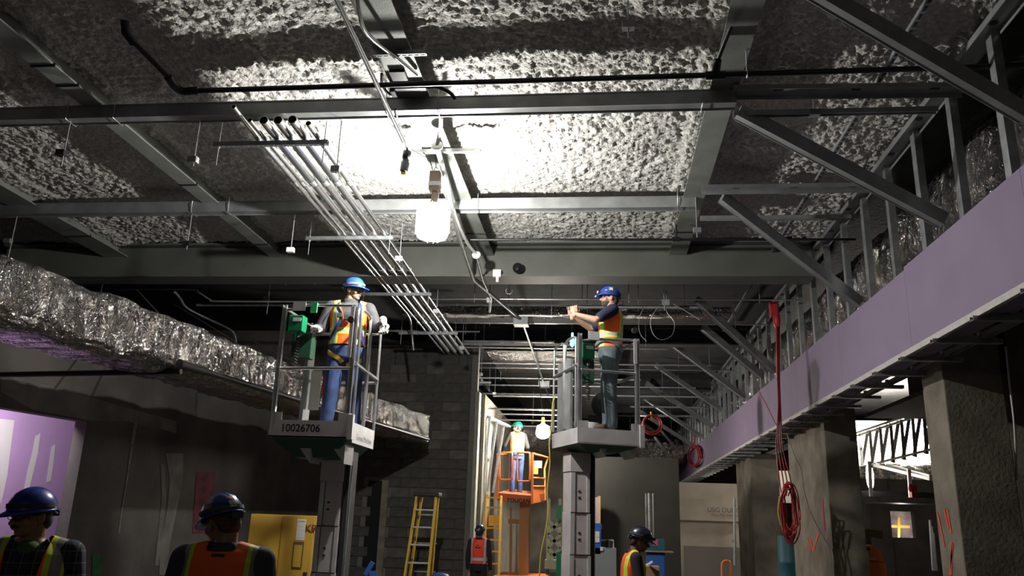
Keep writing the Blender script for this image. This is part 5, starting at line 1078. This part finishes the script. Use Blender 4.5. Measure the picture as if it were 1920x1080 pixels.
# step ladder
ld = thing('step_ladder', 'yellow fibreglass step ladder with black top cap before the block wall', 'ladder', (-3.25, 15, 0)); Yl = 14.9
tl, trr = onY(782, 928, Yl), onY(818, 928, Yl); BLx = onY(751, 1108, 14.5).x; BRx = onY(798, 1108, 14.5).x
for top, bot, k in ((tl, (BLx, 14.5, .02), 0), (trr, (BRx, 14.5, .02), 1), (tl+Vector((.05, .2, 0)), (onY(762, 1100, 15.6).x, 15.6, .02), 0), (trr+Vector((0, .2, 0)), (onY(806, 1100, 15.6).x, 15.6, .02), 1)): part('rail', MB().bar(top, bot, .035, .075, (0, 1, 0)), YEL, ld)
for i in range(7):
    z = tl.z-.3*(i+1)+.03; f = (tl.z-z)/tl.z; xl = tl.x+(BLx-tl.x)*f; xr = trr.x+(BRx-trr.x)*f; part('step', MB().box((xl+.01, Yl-.3*f-.04, z), (xr-.01, Yl-.3*f+.05, z+.025)), ALUM, ld)
for i in range(4): z = tl.z-.34-.5*i; f = (tl.z-z)/tl.z; part('brace', MB().bar((tl.x+.05-.2*f, 15.1+.5*f, z), (trr.x-.06*f, 15.1+.5*f, z), .02, .02), GALV, ld)
part('top_cap', MB().box((tl.x-.05, Yl-.08, tl.z-.02), (trr.x+.06, Yl+.26, tl.z+.05)), RUB, ld, 'black top cap', bevel=.015)
# blue bags at the bottom
solo('blue_bag', MB().ell(onY(826, 1082, 14), (.16, .15, .07)), BLUE, 'blue bag just showing right of the step ladder foot', 'bag'); solo('blue_rag', MB().cbox(onY(692, 1066, 13.2), (.07, .05, .22), Matrix.Rotation(.5, 3, 'Y')).cbox(onY(700, 1077, 13.2), (.12, .05, .1)), BLUE, 'blue and white rag beside the door niche', 'rag')
# bench with instruments at centre right
bn = thing('tool_cart', 'grey metal cart stacked with equipment behind the right mast', 'cart', onY(1125, 1078, 12)); Yb = 12.0
part('cart_frame', MB().cbox(onY(1128, 1062, Yb), (.40, .5, .5)), mat('cart_grey', (.20, .21, .21), .6), bn)
part('frame_bar', MB().tube([onY(x, y, Yb) for x, y in ((1100, 1035), (1100, 1013), (1150, 1013), (1150, 1035))], .012, 6), ALUM, bn)
part('white_box', MB().cbox(onY(1104, 1048, Yb-.1), (.09, .1, .1)).cbox(onY(1104, 1066, Yb-.1), (.12, .1, .05)).cbox(onY(1112, 1075, Yb-.1), (.1, .1, .06)), PAPER, bn)
part('black_box', MB().cbox(onY(1141, 1022, Yb), (.08, .1, .13)), INK, bn)
wcn = thing('blue_level_case', 'upright blue instrument case with white labels on the cart', 'case', onY(1120, 1036, Yb-.2))
part('case_body', MB().cbox(onY(1120, 1010, Yb-.2), (.11, .1, .42)), BLUE, wcn, bevel=.01); part('white_label', MB().cbox(onY(1120, 1002, Yb-.26), (.06, .01, .08)).cbox(onY(1120, 1012, Yb-.26), (.06, .01, .07)), PAPER, wcn)
part('handle', MB().tube(curve([onY(x, y, Yb-.2) for x, y in ((1114, 992), (1114, 984), (1120, 980), (1127, 984), (1127, 992))]), .012, 6), PAPER, wcn); part('latch', MB().cbox(onY(1112, 1029, Yb-.26), (.04, .03, .05)).cbox(onY(1128, 1029, Yb-.26), (.04, .03, .05)), PAPER, wcn)
solo('purple_board', MB().box((onY(1098, 950, 19.3).x, 19.3, .3), (onY(1121, 950, 19.3).x, 19.34, onY(1110, 932, 19.3).z)), PURP, 'purple board standing behind the right mast', 'drywall board')
solo('wood_stud', MB().box((onY(1121, 950, 19.2).x, 19.2, .0), (onY(1126, 950, 19.2).x, 19.3, onY(1123, 930, 19.2).z)), WOOD, 'yellowish timber upright beside the purple board', 'timber')
tn = solo('tin_duct', MB().lathe((onY(1219, 1008, 16).x, 16, 0), (onY(1217, 925, 16).x, 16, 2.2), [(0, .075), (onY(1217, 925, 16).z, .075)], 16), GALV, 'upright shiny metal tube against the corridor wall', 'tube')
bxs = thing('blue_tote', 'dark teal box with pink sticker on the stacked blue drums', 'box', onY(1228, 1034, 13)); part('box_body', MB().cbox(onY(1227, 1022, 13), (.30, .3, .18)), TEAL, bxs, bevel=.01); part('pink_sticker', MB().cbox(onY(1229, 1018, 12.84), (.075, .005, .09)), mat('pink', (.5, .1, .13), .6), bxs)
solo('blue_drum', MB().cbox(onY(1229, 1062, 13), (.27, .28, .42)), BLUE, 'blue bin under the teal box', 'bin', bevel=.02); solo('shelf_board', MB().box((onY(1199, 1034, 12.9).x, 12.8, onY(1199, 1034, 12.9).z), (onY(1262, 1036, 12.9).x, 13.1, onY(1199, 1034, 12.9).z+.02)), CARD, 'thin board under the teal box', 'board')
cbd = thing('cardboard_box', 'open cardboard box with bits of packing in front of the dark worker', 'box', onY(1212, 1088, 9.5)); part('box_body', MB().cbox(onY(1213, 1076, 9.5), (.26, .2, .17)), CARD, cbd, bevel=.003)
part('flap', MB().cbox(onY(1225, 1064, 9.38), (.12, .1, .008), Matrix.Rotation(.5, 3, 'Y')), CARD, cbd); part('packing', MB().cbox(onY(1217, 1057, 9.5), (.09, .04, .02), Matrix.Rotation(-.6, 3, 'Y')).cbox(onY(1208, 1060, 9.5), (.06, .05, .03)), WHITE, cbd)
rr = thing('red_handrail', 'orange and red bent tube handle at the foot of the boarded wall', 'handle', onY(1364, 1078, 20)); part('tube', MB().tube(curve([onY(x, y, 18) for x, y in ((1354, 1085), (1354, 1058), (1359, 1052), (1366, 1052), (1369, 1058), (1369, 1085))]), .022, 8), ORANGE, rr)
solo('wall_pole', MB().tube([onY(1377, 935, 19.6), onY(1378, 1060, 19.6)], .035, 10).cbox(onY(1376, 1015, 19.6), (.06, .05, .05)), STEEL, 'dark pole with fittings left of the farthest column', 'pole')
# beyond the columns
def rw_(x, y, Y): return onY(x, y, Y)
tb = thing('truss_wall', 'dark stud wall with diagonal webs against the glare beyond the columns', 'stud wall', (7.3, 17, 3.2)); XT = 7.5
for p, q in (((1604, 812), (1745, 765)), ((1604, 818), (1745, 772)), ((1606, 878), (1748, 842))): part('chord', MB().bar(onX(*p, XT), onX(*q, XT), .06, .05), RUB, tb)
for i in range(8):
    xa = 1612+i*18.5+i*i*.25; yt = 815-(xa-1604)*.33; yb = 885-(xa-1604)*.26
    part('upright', MB().bar(onX(xa, yt, XT), onX(xa+6, yb, XT), .07, .05, (0, 1, 0)), RUB, tb)
    part('web', MB().bar(onX(xa+15, yt-4, XT+.1), onX(xa+3, yb-2, XT+.1), .08, .04, (0, 1, 0)), RUB, tb)
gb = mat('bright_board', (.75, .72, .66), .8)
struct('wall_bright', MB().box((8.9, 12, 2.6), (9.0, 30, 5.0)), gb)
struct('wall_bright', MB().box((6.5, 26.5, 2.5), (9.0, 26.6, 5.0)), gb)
for i, (p, q) in enumerate((((1640, 872), (1745, 898)), ((1665, 872), (1745, 893)))): solo('lit_channel', MB().bar(rw_(*p, 18), rw_(*q, 16.5), .06, .06), WHITE, 'bright white strut beyond the columns, %s' % ('lower' if i == 0 else 'upper'), 'strut', 'white struts beyond the columns')
for i, (x, y0_, y1_) in enumerate(((1630, 865, 940), (1704, 880, 938))): solo('white_post', MB().bar(rw_(x, y0_, 16.5), rw_(x+4, y1_, 16.5), .06, .05, (0, 1, 0)), WHITE, 'short bright post, %s of the two beyond the columns' % ('left' if i == 0 else 'right'), 'post')
solo('white_ledge', MB().box((rw_(1612, 940, 16).x, 15.9, rw_(1612, 941, 16).z), (rw_(1760, 940, 16).x, 16.6, rw_(1760, 940, 16).z+.05)).box((rw_(1614, 940, 16).x, 15.95, 0), (rw_(1614, 940, 16).x+.06, 16.05, rw_(1612, 941, 16).z)), GALV, 'pale horizontal rail across the bay beyond the columns', 'rail')
solo('dark_panel', MB().box((rw_(1614, 930, 17).x, 17, rw_(1614, 940, 17).z), (rw_(1760, 930, 17).x, 17.1, rw_(1614, 920, 17).z)), RUB, 'dark band under the lit foil duct', 'panel')
solo('red_valve', MB().cbox(rw_(1713, 926, 16.2), (.1, .1, .3)).ell(rw_(1708, 915, 16.2), (.05, .05, .08)), RED, 'small red valve by the white post', 'valve')
lampR = thing('work_lamp', 'glaring lamp beside the left white post beyond the columns', 'lamp', rw_(1633, 900, 17)); part('bulb', MB().ell(rw_(1631, 893, 17), (.07, .07, .26)), emis('lamp_glow_right', (1, .95, .85), 70), lampR); part('cap', MB().lathe(rw_(1632, 873, 17), rw_(1632, 879, 17), [(0, .04), (.05, .05)], 10), RUB, lampR)
# lower dark bay
struct('wall_bay', MB().box((rw_(1612, 950, 21).x, 21, 0), (rw_(1668, 950, 21).x, 21.2, 2.9)), mat('bay_dark', (.05, .043, .038), .9, 0, .3, 2)); struct('wall_bay', MB().box((rw_(1712, 950, 21).x, 21, 0), (11.8, 21.2, 2.9)), MATS['bay_dark'])
struct('wall_bay', MB().box((rw_(1600, 950, 21).x, 21.01, 2.15), (11, 21.19, 2.9)), MATS['bay_dark']); struct('wall_bay', MB().box((rw_(1600, 950, 21).x, 21.01, 0), (11, 21.19, rw_(1690, 1008, 21).z)), MATS['bay_dark'])
struct('window_1', MB().box((rw_(1650, 950, 24).x, 24, 1.1), (rw_(1730, 950, 24).x, 24.1, 2.3)), mat('window_room', (.35, .30, .30), .8, 0, .5, 3))
solo('yellow_beam', MB().box((rw_(1665, 985, 23).x, 23, rw_(1665, 989, 23).z), (rw_(1706, 985, 23).x, 23.1, rw_(1665, 984, 23).z)).bar(rw_(1685, 970, 23), rw_(1685, 1010, 23), .06, .05, (0, 1, 0)), LYEL, 'yellow beam crossing the small lit window', 'beam')
lamp('POINT', (rw_(1695, 1003, 22.6).x, 22.6, 1.5), 26, (1, .9, .95), .1)
om = thing('orange_machine', 'orange machine hood behind the middle column', 'machine', rw_(1635, 1080, 14)); hv = [(1605, 1024), (1640, 1022), (1650, 1032), (1662, 1062), (1665, 1085), (1605, 1085)]
part('hood', MB().add([rw_(*p, 14.2) for p in hv]+[rw_(*p, 14.2)+Vector((0, .7, 0)) for p in hv], [tuple(range(6))[::-1], tuple(range(6, 12))]+[(i, (i+1) % 6, 6+(i+1) % 6, 6+i) for i in range(6)]), ORANGE, om, bevel=.02); part('label_strip', MB().cbox(rw_(1636, 1048, 14.17), (.12, .01, .03)), PAPER, om); part('vent', MB().cbox(rw_(1628, 1030, 14.17), (.05, .01, .04)), INK, om); part('seam', MB().cbox(rw_(1634, 1053, 14.17), (.45, .012, .012)), mat('orange_dull', (0, 0, 0)), om)
ya = thing('tan_machine_arm', 'tan lift arm sticking out beside the middle column', 'machine', rw_(1635, 1012, 15.5)); part('body', MB().cbox((rw_(1600, 1020, 15.5).x, 15.6, .8), (.5, .6, 1.6)), MATS['grey_board'], ya); part('arm', MB().bar(rw_(1620, 998, 15.5), rw_(1653, 1003, 15.5), .12, .13, (0, 0, 1)).bar(rw_(1624, 998, 15.5), rw_(1626, 1020, 15.5), .1, .1, (0, 1, 0)), mat('tan_paint', (.2, .17, .08), .6), ya)
for i in range(3): solo('leaning_tube', MB().tube([rw_(1744+i*3, 975+12*i, 12.5), rw_(1750+i*3, 1070, 12.5)], .02, 8), ALUM, 'pale tube leaning left of the nearest column, %s' % ordw[i], 'tube', 'tubes leaning by the nearest column')
DRx = onY(1480, 1010, 17.2).x; DRz = onY(1480, 1005, 17.2).z
solo('blue_barrel', MB().lathe((DRx, 17.2, 0), (DRx, 17.2, DRz), [(0, .22), (.02, .235), (DRz*.33, .235), (DRz*.34, .243), (DRz*.36, .235), (DRz*.66, .235), (DRz*.67, .243), (DRz*.69, .235), (DRz, .23)], 24), TEAL, 'teal drum in the gap behind the red cord hank', 'drum')
solo('foil_strip', MB().tube(curve([onX(x, y, 3.62+.64) for x, y in ((1886, 650), (1893, 720), (1902, 800), (1906, 900))]), .012, 6), ALUM, 'bright crinkled foil edge running down beside the nearest column', 'foil')
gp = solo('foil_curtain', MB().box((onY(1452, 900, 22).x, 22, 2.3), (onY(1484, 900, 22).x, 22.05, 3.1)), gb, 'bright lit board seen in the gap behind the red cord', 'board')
lamp('POINT', (onY(1468, 900, 21.3).x, 21.2, 2.9), 14, (1, .93, .85), .1)
